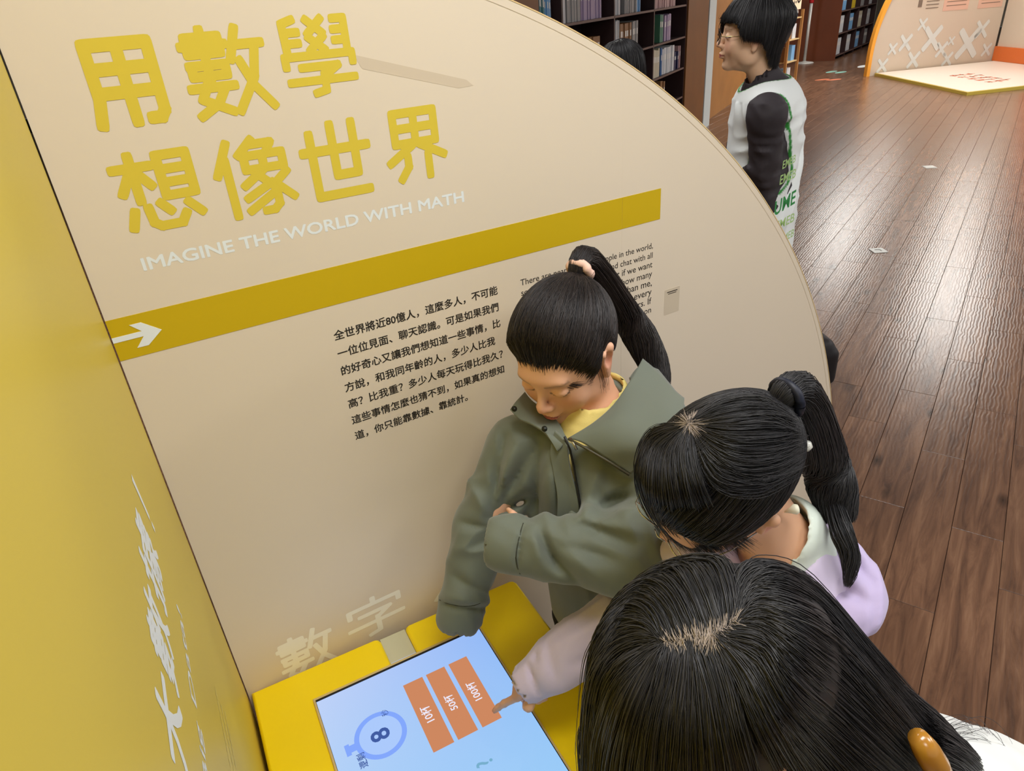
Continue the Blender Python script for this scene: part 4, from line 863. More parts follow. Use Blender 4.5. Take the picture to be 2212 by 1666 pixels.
# ---------------- girl in the olive jacket -----------------------------
LSEAM, RSEAM = [(0.4633,-0.3193,1.1168), (0.4531,-0.3284,1.1141), (0.4422,-0.3382,1.1076), (0.4343,-0.3443,1.0972), (0.4290,-0.3485,1.0839), (0.4282,-0.3519,1.0675), (0.4318,-0.3524,1.0512)], [(0.3577,-0.1640,0.8774), (0.3627,-0.1849,0.8839), (0.3737,-0.2015,0.8858), (0.3869,-0.2130,0.8854), (0.4021,-0.2204,0.8850), (0.4128,-0.2244,0.8879)]
def girl_olive():
    fr, hc, hr = HD[1]; root = empty('person', (.70, -.27, 0)); K = lambda o: local(o, root)
    tag(root, 'girl with ponytail in an olive green jacket, head bowed, leaning by the cream panel', 'person')
    J = dict(neck=(.690, -.225, 1.19), chest=(.672, -.262, 1.04), pelvis=(.728, -.275, .72), shR=(.555, -.155, 1.125), shL=(.735, -.385, 1.125),
             elR=(0.4632,-0.1566,0.9939), wrR=(0.3996,-0.1795,0.8607), elL=(0.5928,-0.4431,1.0672), wrL=(0.5068,-0.3714,1.0641))
    fwd = (-.80, -.60); legs(J, fwd)
    def hL(F): hand(F, (0.5068,-0.3714,1.0641), np.array((0.4373,-0.2571,1.0910))-np.array((0.5068,-0.3714,1.0641)), (-.5, -.7, .5), (-.2, .1, .9), [(.12, .3, .3), (.9, .8, .6), (1.1, .9, .6), (1.1, .9, .6)], .80, thumb=1.0)
    def hR(F): hand(F, (0.3996,-0.1795,0.8607), (-.05, -.05, -1), (-.6, -.6, 0), (-.8, -.6, 0), [(.3, .4, .3)]*4, .62)
    a, b = np.array((0.4340,-0.2526,1.0955)), np.array((0.4632,-0.3213,1.0845))
    o = body(root, fr, J, (228, 178, 146), True, hands=(hL, hR), hboxes=[(np.minimum(a, b)-.045, np.maximum(a, b)+.045)], hfine=.0034); K(o)
    n0 = len(root.children)
    lower(root, J, fwd, m_trou, m_shoe)
    OL = mat('olive_cloth', srgb(106, 113, 100), .75, noise=(6, .03), bump=(500, .12, .0006), sheen=.25)
    A = lambda k: np.array(J[k], float)
    F = Field(axis(.26, .93, .0046), axis(-.62, -.01, .0046), axis(.70, 1.26, .0046)); n = CAMN
    s = np.array([-.60, .80, 0]); f = np.array([-.80, -.60, 0])
    F.cap((.668, -.262, 1.05), (.682, -.272, .775), .135, .128, .05, flat=(tuple(f), .82)); F.cap((.675, -.255, 1.13), (.672, -.262, 1.0), .085, .12, .06)
    F.cap(A('shR')+[.01, -.01, 0], A('shL')-[.01, -.01, 0], .062, .062, .06); F.cap(A('neck')-[0, 0, .04], A('neck')+[0, 0, .0], .075, .066, .05)
    F.cap(A('shR'), A('elR'), .058, .050, .045); F.cap(A('elR'), (0.3850,-0.1823,0.8330), .050, .045, .02)
    F.cap(A('shL'), A('elL'), .064, .064, .045); F.cap(A('elL'), (0.4393,-0.2964,1.0720), .062, .049, .03)
    cf = (0.3850,-0.1823,0.8330)
    # folds of the right sleeve, gathered under the gripping hand
    P1 = (0.4667,-0.1937,1.0416)
    for q, a_, w_ in (((0.5276,-0.1613,1.1668), .010, .010), ((0.5367,-0.1910,1.1692), -.007, .010), ((0.5440,-0.2216,1.1684), .011, .011), ((0.4699,-0.1069,1.0785), -.006, .012), ((0.5089,-0.2432,1.1034), .010, .009)): F.fold(P1, q, n, a_, w_)
    for p_, q, a_, w_ in (((0.4303,-0.1501,1.0168), (0.4799,-0.2167,1.0167), .008, .010), ((0.4040,-0.1630,0.9732), (0.4505,-0.1952,0.9836), -.005, .012), ((0.3839,-0.1750,0.9368), (0.4260,-0.2330,0.9025), .006, .011), ((0.3638,-0.1869,0.9003), (0.4192,-0.2252,0.8882), -.006, .010), ((0.3519,-0.1884,0.8876), (0.4168,-0.2324,0.8747), .006, .006)): F.fold(p_, q, n, a_, w_)
    # front of the body
    for p_, q, a_, w_ in (((0.5592,-0.2240,1.1779), (0.5104,-0.2667,1.0676), .011, .013), ((0.5714,-0.2404,1.1626), (0.5366,-0.2781,1.0726), -.006, .016), ((0.5745,-0.2705,1.1590), (0.5464,-0.3023,1.0841), .007, .009), ((0.5927,-0.2637,1.1857), (0.5718,-0.3177,1.0820), .012, .006), ((0.6140,-0.3275,1.1654), (0.5611,-0.3396,1.0999), -.006, .012), ((0.4927,-0.2668,0.9487), (0.4949,-0.3104,0.8816), -.005, .016)): F.fold(p_, q, n, a_, w_)
    # crossed left sleeve
    for p_, q, a_, w_ in (((0.5252,-0.3845,1.1421), (0.5723,-0.3935,1.1691), -.009, .014), ((0.5472,-0.4030,1.1735), (0.5890,-0.4389,1.1945), .012, .012), ((0.5158,-0.3979,1.1540), (0.5784,-0.4838,1.1555), -.007, .013), ((0.5198,-0.4063,1.1442), (0.5655,-0.4894,1.1353), .009, .013), ((0.4666,-0.3613,1.1275), (0.4693,-0.4050,1.0815), .010, .008), ((0.4570,-0.3563,1.1270), (0.4552,-0.3816,1.0854), -.005, .009),
                          ((0.4844,-0.3859,1.1248), (0.5077,-0.4535,1.0796), -.006, .014), ((0.4861,-0.3950,1.1120), (0.5352,-0.4631,1.1091), .008, .012), ((0.4667,-0.3784,1.1005), (0.4855,-0.4362,1.0668), .007, .009), ((0.4528,-0.3324,1.1199), (0.4234,-0.3578,1.0747), .006, .004), ((0.5581,-0.4340,1.1753), (0.5800,-0.4656,1.1857), -.008, .013)): F.fold(p_, q, n, a_, w_)
    F.crumple((.3, -.6, .7), (.9, -.02, 1.2), 105, .0042, 3, (1, 1, .6))
    # neck opening and cuffs
    F.cap((.672, -.235, 1.20), (.60, -.30, 1.30), .055, .085, .012, 's'); F.cap((0.5872,-0.2680,1.1948), (0.6380,-0.2569,1.2569), .006, .05, .01, 's')
    F.cap(cf, (0.3621,-0.1984,0.7773), .034, .038, .003, 's'); c2 = np.array((0.4393,-0.2964,1.0720)); d2 = c2-A('elL'); d2 /= np.linalg.norm(d2)
    F.cap(c2+d2*.012, c2+d2*.09, .035, .040, .004, 's')
    F.put(lambda X, Y, Z: .742+.0*X-Z+0*Y, (.5, -.45, .68), (.86, -.1, .80), .006, 'i', pad=.0)
    vv = c2+d2*.030; F.put(lambda X, Y, Z: (X-vv[0])*d2[0]+(Y-vv[1])*d2[1]+(Z-vv[2])*d2[2], c2-.07, c2+.09, .006, 'i', pad=0)
    cd = np.array([-.03, -.02, -1.0]); cz = cf[2]-.022; F.put(lambda X, Y, Z: cz-Z+0*X+0*Y, (cf[0]-.07, cf[1]-.07, cf[2]-.10), (cf[0]+.07, cf[1]+.07, cf[2]+.03), .004, 'i', pad=0)
    K(cloth('jacket', F, OL, root))
    # yellow knit top
    F = Field(axis(.5, .82, .006), axis(-.42, -.1, .006), axis(.98, 1.26, .006))
    F.cap((.680, -.228, 1.225), (.665, -.252, 1.13), .060, .092, .03); F.cap((.668, -.255, 1.12), (.665, -.26, 1.02), .085, .10, .03)
    F.cap((.680, -.228, 1.23), (.64, -.225, 1.33), .050, .060, .004, 's'); F.wave((.5, -.42, .98), (.82, -.1, 1.26), (0, 0, 400), .0007)
    K(cloth('knit_top', F, mat('yellow_knit', srgb(232, 212, 130), .8, bump=(300, .3, .001)), root))
    # collar flaps with snaps, storm flap, zips
    K(sheet('collar_flap', [[(0.5797,-0.1503,1.2402), (0.5822,-0.1712,1.2300), (0.5931,-0.1979,1.2179), (0.5960,-0.2314,1.2088), (0.5833,-0.2714,1.2066)], [(0.5544,-0.1681,1.2414), (0.5551,-0.1958,1.2292), (0.5612,-0.2248,1.2198), (0.5664,-0.2515,1.2130), (0.5695,-0.2817,1.2030)], [(0.5369,-0.1722,1.2301), (0.5390,-0.1970,1.2237), (0.5486,-0.2229,1.2219), (0.5561,-0.2506,1.2157), (0.5602,-0.2798,1.1938)]], OL, root, .004))
    K(sheet('collar_flap', [[(0.5729,-0.2950,1.2223), (0.6116,-0.3122,1.2453), (0.6556,-0.3089,1.2623), (0.7042,-0.2870,1.2774), (0.7641,-0.2491,1.2864)], [(0.5842,-0.3211,1.2218), (0.6142,-0.3401,1.2488), (0.6485,-0.3435,1.2633), (0.7059,-0.3261,1.2687), (0.7726,-0.2844,1.2691)], [(0.6003,-0.3518,1.2080), (0.6269,-0.3838,1.2322), (0.6597,-0.3915,1.2488), (0.7059,-0.3761,1.2619), (0.7644,-0.3317,1.2593)], [(0.6273,-0.3843,1.1801), (0.6517,-0.4021,1.2146), (0.6808,-0.4054,1.2348), (0.7214,-0.3917,1.2508), (0.7673,-0.3510,1.2520)]], OL, root, .004))
    K(sheet('hood_stand', [[(0.7281,-0.2606,1.2677), (0.7727,-0.2348,1.2650), (0.8259,-0.2199,1.2318)], [(0.7207,-0.2821,1.2479), (0.7611,-0.2808,1.2441), (0.8173,-0.2796,1.2125)], [(0.7176,-0.3081,1.2247), (0.7480,-0.3221,1.2292), (0.7928,-0.3313,1.2125)]], OL, root, .006))
    K(sheet('storm_flap', [[(0.5706,-0.2597,1.2202), (0.5727,-0.2778,1.2142), (0.5736,-0.2891,1.2053)], [(0.5571,-0.2634,1.1860), (0.5649,-0.2815,1.1788), (0.5706,-0.2993,1.1679)], [(0.5527,-0.2757,1.1524), (0.5642,-0.2940,1.1438), (0.5703,-0.3152,1.1301)], [(0.5467,-0.2938,1.1081), (0.5601,-0.3110,1.1030), (0.5674,-0.3272,1.1003)], [(0.5348,-0.2995,1.0370), (0.5553,-0.3142,1.0318), (0.5660,-0.3319,1.0338)]], OL, root, .003))
    z = MB(); z.tube([(0.5697,-0.2983,1.2244), (0.5800,-0.3268,1.2195), (0.5989,-0.3595,1.2049), (0.6230,-0.3873,1.1820)], .0022, 6); K(z.build('zip', mat('dark_zip', srgb(70, 66, 48), .5), root, True))
    z = MB(); z.tube([(0.5725,-0.2836,1.2192), (0.5771,-0.2916,1.1961), (0.5749,-0.3038,1.1686), (0.5689,-0.3258,1.1182), (0.5650,-0.3356,1.0993)], .0020, 6); K(z.build('zip', mat('black_zip', srgb(24, 24, 24), .4), root, True))
    for a_ in ((0.5323,-0.1955,1.2449), (0.5531,-0.2547,1.2272)):
        z = MB(); z.tube([np.array(a_)+np.array(CAMN)*.001, np.array(a_)+np.array(CAMN)*.005], .0048, 12); K(z.build('snap', mat('dark_snap', srgb(46, 48, 42), .35, metal=.6), root, True))
    z = MB(); z.tube([(0.5723,-0.2999,1.2242), (0.5727,-0.3093,1.2201), (0.5734,-0.3156,1.2107)], .003, 6); K(z.build('zip_pull', m_metal, root, True))
    for pts in [q for q in (LSEAM, RSEAM) if q]:
        z = MB(); z.tube([np.array(p)+np.array(CAMN)*.0004 for p in pts], .0011, 5); K(z.build('cuff_seam', mat('olive_seam', srgb(62, 64, 52), .8), root, True))
    # inside of the jacket showing under the hem, lining at the cuff
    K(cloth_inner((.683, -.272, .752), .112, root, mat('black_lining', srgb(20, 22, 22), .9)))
    # hair
    H = Hair(fr, hc, hr, lift=.026, inset=.008); K(H.cap(HAIRB, root)); tie = (.0, -.098, .098)
    H.LINE
    parts = [H.pulled(5200, tie, .0010), H.pulled(1500, tie, .0006, wig=.006)]
    K(strands('hair_strands', parts, HAIRB, root, .5))
    tp = fr.w(tie)
    ctrl = [tp, tp+np.array([.035, .018, .018]), (0.8284,-0.1150,1.3173), (0.8606,-0.1327,1.2556), (0.8673,-0.1674,1.2064), (0.8529,-0.2123,1.1847)]
    K(strands('ponytail', [tail(ctrl, [.014, .022, .030, .034, .030, .012], 2600, 20, .0012)], HAIRB, root))
    z = MB(); r_ = []; ax = np.array([.75, .30, .35]); ax /= np.linalg.norm(ax); u_ = np.cross(ax, (0, 0, 1)); u_ /= np.linalg.norm(u_); v_ = np.cross(ax, u_); c0 = tp+ax*.012
    z.tube([c0+(u_*math.cos(t)+v_*math.sin(t))*.0185+ax*.0015*math.sin(5*t) for t in np.linspace(0, 2*PI, 40)], [.0078+.0007*math.sin(9*t) for t in np.linspace(0, 2*PI, 40)], 8, False)
    K(z.build('hair_tie', mat('peach_fabric', srgb(240, 200, 180), .8, bump=(200, .3, .001)), root, True))
    # loose fine hairs over forehead and in front of the ear
    g = [[(0, .100, .060), (-.03, .095, .045), (-.058, .074, .024), (-.075, .03, .0)], [(-.012, .098, .052), (-.038, .089, .026), (-.060, .064, .002), (-.074, .026, -.018)], [(-.030, .092, .045), (-.054, .078, .014), (-.068, .046, -.012), (-.076, .014, -.03)], [(-.045, .084, .038), (-.063, .062, .0), (-.071, .032, -.03), (-.073, .004, -.05)]]
    lp, lw = guided(g, 240, 14, .0045, .00030, None, .5); lu = lp-H.hc; lu /= np.linalg.norm(lu, axis=2)[..., None]; lp = fr.w(H.surf(lu, RNG.uniform(-.003, .001, (len(lp), 1))))
    K(strands('loose_hair', [(lp, lw), guided([[(-.07, .02, .03), (-.073, .022, -.02), (-.068, .02, -.06), (-.06, .01, -.09)], [(-.074, .0, .03), (-.079, .004, -.03), (-.070, .0, -.07), (-.06, -.02, -.10)]], 22, 14, .004, .00035, fr)], HAIRB, root))
    return root
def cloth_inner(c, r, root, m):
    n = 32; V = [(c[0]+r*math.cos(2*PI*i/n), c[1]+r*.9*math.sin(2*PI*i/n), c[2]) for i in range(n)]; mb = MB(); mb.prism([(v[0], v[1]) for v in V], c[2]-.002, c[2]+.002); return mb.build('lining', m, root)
girl_olive()
# ---------------- girl in lilac pointing at the screen --------------------
def girl_lilac():
    fr, hc, hr = HD[2]; root = empty('person', (.775, -.62, 0)); K = lambda o: local(o, root)
    tag(root, 'girl with glasses in a lilac hooded jacket reaching a finger onto the screen', 'person')
    J = dict(neck=(.735, -.60, 1.12), chest=(.745, -.605, 1.0), pelvis=(.775, -.62, .74), shR=(.660, -.505, 1.075), shL=(.712, -.660, 1.035),
             elR=(0.6139,-0.4443,0.9597), wrR=(0.4308,-0.3649,0.8116), elL=(.64, -.72, .88), wrL=(.62, -.60, .80))
    fwd = (-.97, .2); legs(J, fwd)
    tip = np.array((0.3829,-0.2954,0.7120)); wr = np.array(J['wrR'])
    def hR(F):
        d = tip-wr; L_ = np.linalg.norm(d); d /= L_; wr2 = tip-d*.158+np.array([0, 0, .010])
        F.cap(wr, wr2, .021, .020, .01); hand(F, wr2, d+np.array([0, 0, .02]), (-.25, -.1, 1), (.3, -.9, 0) if 0 else (-.6, -.8, 0), [(-.02, .10, .10), (.9, 1.3, .8), (1.0, 1.3, .8), (1.1, 1.3, .8)], .93, thumb=.9, spread=0)
    def hL(F): hand(F, J['wrL'], (-.8, .5, -.3), (0, 0, 1), (.5, .8, 0), [(.3, .4, .3)]*4, .85)
    lo, hi = np.minimum(tip, wr)-.03, np.maximum(tip, wr)+.02
    K(body(root, fr, J, (218, 170, 136), True, hands=(hR, hL), hboxes=[(lo, hi)], hfine=.0028, fine=.0036)); lower(root, J, fwd, m_trou, m_shoe)
    LI = mat('lilac_cloth', srgb(202, 190, 214), .8, noise=(5, .03), bump=(400, .15, .0007), sheen=.2); A = lambda k: np.array(J[k], float); n = CAMN
    F = Field(axis(.36, 1.06, .006), axis(-.92, -.30, .006), axis(.70, 1.20, .006))
    F.cap((.74, -.60, 1.04), (.77, -.615, .80), .105, .115, .05); F.cap(A('shR'), A('shL'), .060, .060, .06); F.cap(A('neck'), (.745, -.60, 1.04), .062, .10, .04)
    F.cap(A('shR')-[.0, .0, .0], A('elR'), .062, .056, .045); e = A('elR'); wq = np.array((0.4196,-0.3716,0.8221)); F.cap(e, wq, .055, .036, .02); F.cap(e*.45+wq*.55, e*.25+wq*.75, .046, .045, .02)
    F.cap(A('shL'), A('elL'), .058, .050, .04); F.cap(A('elL'), A('wrL'), .048, .036, .02)
    F.cap((.70, -.53, 1.03), (.64, -.52, .96), .07, .07, .06)
    for p_, q, a_, w_ in (((0.5334,-0.4520,1.0424), (0.5438,-0.4697,1.0236), .013, .006), ((0.5122,-0.4461,0.9919), (0.5407,-0.4678,1.0238), -.005, .014), ((0.4585,-0.4243,0.9381), (0.5151,-0.4540,0.9819), -.005, .014), ((0.4643,-0.4467,0.9076), (0.5108,-0.4944,0.9555), .006, .012), ((0.4434,-0.3990,0.9236), (0.4391,-0.4285,0.8731), .004, .010), ((0.4304,-0.3895,0.9066), (0.4170,-0.3943,0.8871), .005, .006), ((0.5581,-0.4563,1.1192), (0.5900,-0.4908,1.1545), .006, .012), ((0.5617,-0.4840,1.1198), (0.6052,-0.5331,1.1423), -.004, .014), ((0.4136,-0.3844,0.8793), (0.4161,-0.4121,0.8377), .006, .004)): F.fold(p_, q, n, a_, w_)
    F.crumple((.36, -.9, .7), (1.0, -.32, 1.18), 100, .0045, 5)
    d2 = wq-e; d2 /= np.linalg.norm(d2); F.cap(wq+d2*.0, wq+d2*.08, .027, .034, .006, 's'); vv = wq+d2*.022
    F.put(lambda X, Y, Z: (X-vv[0])*d2[0]+(Y-vv[1])*d2[1]+(Z-vv[2])*d2[2], wq-.06, wq+.07, .004, 'i', pad=0)
    F.cap(A('neck')+[-.01, 0, .0], A('neck')+[-.06, .01, .12], .052, .07, .01, 's')
    K(cloth('hooded_jacket', F, LI, root))
    # hood lying behind the neck
    F = Field(axis(.62, 1.02, .005), axis(-.86, -.44, .005), axis(.96, 1.22, .005))
    c = np.array([.742, -.617, 1.085]); ring = [c+np.array([.045*math.cos(t)+.01, .086*math.sin(t)-.005, .018*math.cos(t)]) for t in np.linspace(-2.3, 2.3, 12)]
    for i in range(11): F.cap(ring[i], ring[i+1], .026+.010*math.sin(PI*i/11), .026+.010*math.sin(PI*(i+1)/11), .02)
    for p_, q, a_, w_ in (((0.7645,-0.6068,1.1650), (0.7784,-0.6528,1.1044), .010, .010), ((0.7759,-0.6137,1.1641), (0.8112,-0.6538,1.1315), -.008, .012), ((0.7965,-0.6299,1.1565), (0.8028,-0.6750,1.0905), .010, .008), ((0.7471,-0.6513,1.1206), (0.7741,-0.6898,1.0834), .010, .009)): F.fold(p_, q, n, a_, w_)
    F.crumple((.62, -.86, .96), (1.02, -.44, 1.2), 130, .005, 2)
    K(cloth('hood', F, mat('lilac_hood', srgb(190, 176, 212), .8, noise=(5, .03), bump=(400, .15, .0007), sheen=.2), root))
    F = Field(axis(.62, .88, .005), axis(-.74, -.46, .005), axis(1.02, 1.22, .005)); F.cap((.735, -.598, 1.155), (.755, -.60, 1.08), .056, .082, .02); F.cap((.738, -.597, 1.13), (.66, -.58, 1.26), .048, .056, .004, 's')
    K(cloth('undershirt', F, mat('pale_mint_cloth', srgb(214, 224, 212), .8), root))
    # hair: ponytail, top swept back, long fringe
    H = Hair(fr, hc, hr, ([-.14, -.075, -.04, -.02, .0, .022, .035, .05, .07, .088, .14], [-.070, -.055, -.030, .034, .044, .018, .012, .018, .040, .050, .054]), lift=.034); K(H.cap(HAIR, root)); tie = (.012, -.118, .075); tp = fr.w(tie)
    parts = [H.pulled(5200, tie, .0010, bias=.5)]
    whorl = (0.0442,-0.0245,0.1403)
    gd = [[whorl, (0.0431,-0.0698,0.1254), (0.0195,-0.1031,0.1107), (-0.0152,-0.1111,0.0963)], [whorl, (0.0119,-0.0595,0.1441), (-0.0091,-0.0922,0.1224), (-0.0291,-0.1076,0.0890)], [whorl, (-0.0100,-0.0335,0.1499), (-0.0372,-0.0659,0.1242), (-0.0388,-0.1043,0.0795)], [whorl, (-0.0243,0.0014,0.1463), (-0.0568,-0.0253,0.1172), (-0.0593,-0.0798,0.0683)]]
    parts.append(guided(gd, 2200, 16, .0045, .0009, fr, .1))
    K(strands('hair_strands', parts, HAIR, root, .5))
    w0 = np.array(whorl)
    sp = [[w0+(0, 0, .0045), w0*.5+np.array(b)*.5+(0, 0, .002), np.array(b)] for b in ((0.0747,-0.0128,0.1113), (0.0689,-0.0312,0.1176), (0.0488,-0.0442,0.1352), (0.0268,-0.0454,0.1468), (0.0197,-0.0330,0.1516), (0.0243,-0.0159,0.1523), (0.0441,-0.0055,0.1435), (0.0676,-0.0083,0.1218))]
    K(strands('scalp_whorl', [guided(sp, 420, 8, .0022, .00055, fr, .6)], mat('scalp_skin', srgb(178, 164, 152), .6, spec=.2), root, .2))
    fg = [[w0, (0.0845,0.0118,0.0873), (0.0602,0.0532,0.1086), (0.0415,-1.0800,1.8500), (0.0415,-1.0800,1.8500)]][:0]
    def G_(a, b, c_, d): return [w0, a, b, fr.loc(np.array(c_)), fr.loc(np.array(d))]
    fg = [G_((0.0878,0.0160,0.0900), (0.0712,0.0589,0.0829), (0.5415,-0.5183,1.2547), (0.5631,-0.5377,1.2014)),
          G_((0.0603,0.0235,0.1263), (0.0325,0.0618,0.1297), (0.5381,-0.5451,1.2506), (0.5667,-0.5702,1.1945)),
          G_((0.0459,0.0201,0.1397), (0.0116,0.0573,0.1410), (0.5354,-0.5701,1.2499), (0.5681,-0.6015,1.2082)),
          G_((0.0315,0.0151,0.1486), (-0.0067,0.0458,0.1469), (0.5406,-0.5931,1.2594), (0.5682,-0.6205,1.2195)),
          G_((0.0167,0.0085,0.1539), (-0.0194,0.0316,0.1487), (0.5553,-0.6094,1.2671), (0.5715,-0.6297,1.2285)),
          G_((0.0072,-0.0014,0.1557), (-0.0306,0.0180,0.1448), (0.5781,-0.6215,1.2678), (0.6191,-0.6447,1.2258))]
    K(strands('fringe', [guided(fg, 1500, 20, .0035, .0010, fr, .12), guided(fg[-2:], 110, 20, .003, .0007, fr, .05)], HAIR, root))
    ctrl = [tp, tp+np.array([.04, .0, .005]), (0.7913,-0.5956,1.2682), (0.8010,-0.6166,1.2125), (0.7862,-0.6427,1.1789)]
    K(strands('ponytail', [tail(ctrl, [.012, .024, .034, .034, .022], 2300, 18, .0012)], HAIR, root))
    K(strands('ponytail_end', [tail([(0.7932,-0.6239,1.2044), (0.7600,-0.6657,1.1918), (0.7506,-0.6901,1.1657), (0.7356,-0.7013,1.1348)], [.012, .016, .013, .004], 330, 14, .0009)], HAIR, root))
    # hair tie with knot and bead, pale clip, glasses
    z = MB(); ax = np.array([.8, -.05, .1]); ax /= np.linalg.norm(ax); u_ = np.cross(ax, (0, 0, 1)); u_ /= np.linalg.norm(u_); v_ = np.cross(ax, u_); c0 = tp+ax*.016
    z.tube([c0+(u_*math.cos(t)+v_*math.sin(t))*.022 for t in np.linspace(0, 2*PI, 32)], .0060, 8, False); K(z.build('hair_tie', mat('navy_elastic', srgb(20, 24, 40), .5), root, True)); z = MB()
    kp = np.array((0.7265,-0.6088,1.3352)); z.tube([kp, (0.7278,-0.6078,1.3483), (0.7287,-0.6029,1.3609)], [.006, .004, .003], 6); z.tube([kp, (0.7218,-0.6059,1.3461), (0.7277,-0.5977,1.3538)], [.005, .004, .003], 6); tie_o = K(z.build('hair_bow', mat('navy_elastic', srgb(20, 24, 40), .5), root, True))
    z = MB(); b_ = np.array((0.7197,-0.6191,1.3234)); z.lathe([(.0001, -.008), (.0055, -.0055), (.008, 0), (.0055, .0055), (.0001, .008)], b_, 16); o = z.build('bead', mat('clear_bead', srgb(225, 225, 215), .1, spec=.8), root, True); K(o)
    z = MB(); z.tube([(0.6947,-0.6199,1.2278), (0.6986,-0.6258,1.2322), (0.7022,-0.6297,1.2354), (0.7055,-0.6314,1.2357)], [.001, .004, .0075, .006], 10); o = z.build('hair_clip', mat('cream_clip', srgb(232, 228, 200), .4), root, True); K(o)
    z = MB()
    for sx in (-1, 1):
        z.tube([fr.w((sx*.034+.023*math.cos(t), .108-.004*abs(math.cos(t)), .0+.020*math.sin(t))) for t in np.linspace(0, 2*PI, 28)], .0011, 6, False); z.tube([fr.w((sx*.057, .103, .004)), fr.w((sx*.074, .05, .006)), fr.w((sx*.08, -.01, .008))], .0011, 6)
    z.tube([fr.w((-.011, .109, .004)), fr.w((0, .112, .007)), fr.w((.011, .109, .004))], .0011, 6); K(z.build('glasses', mat('silver_wire', srgb(200, 200, 196), .25, metal=1), root, True))
    return root
girl_lilac()
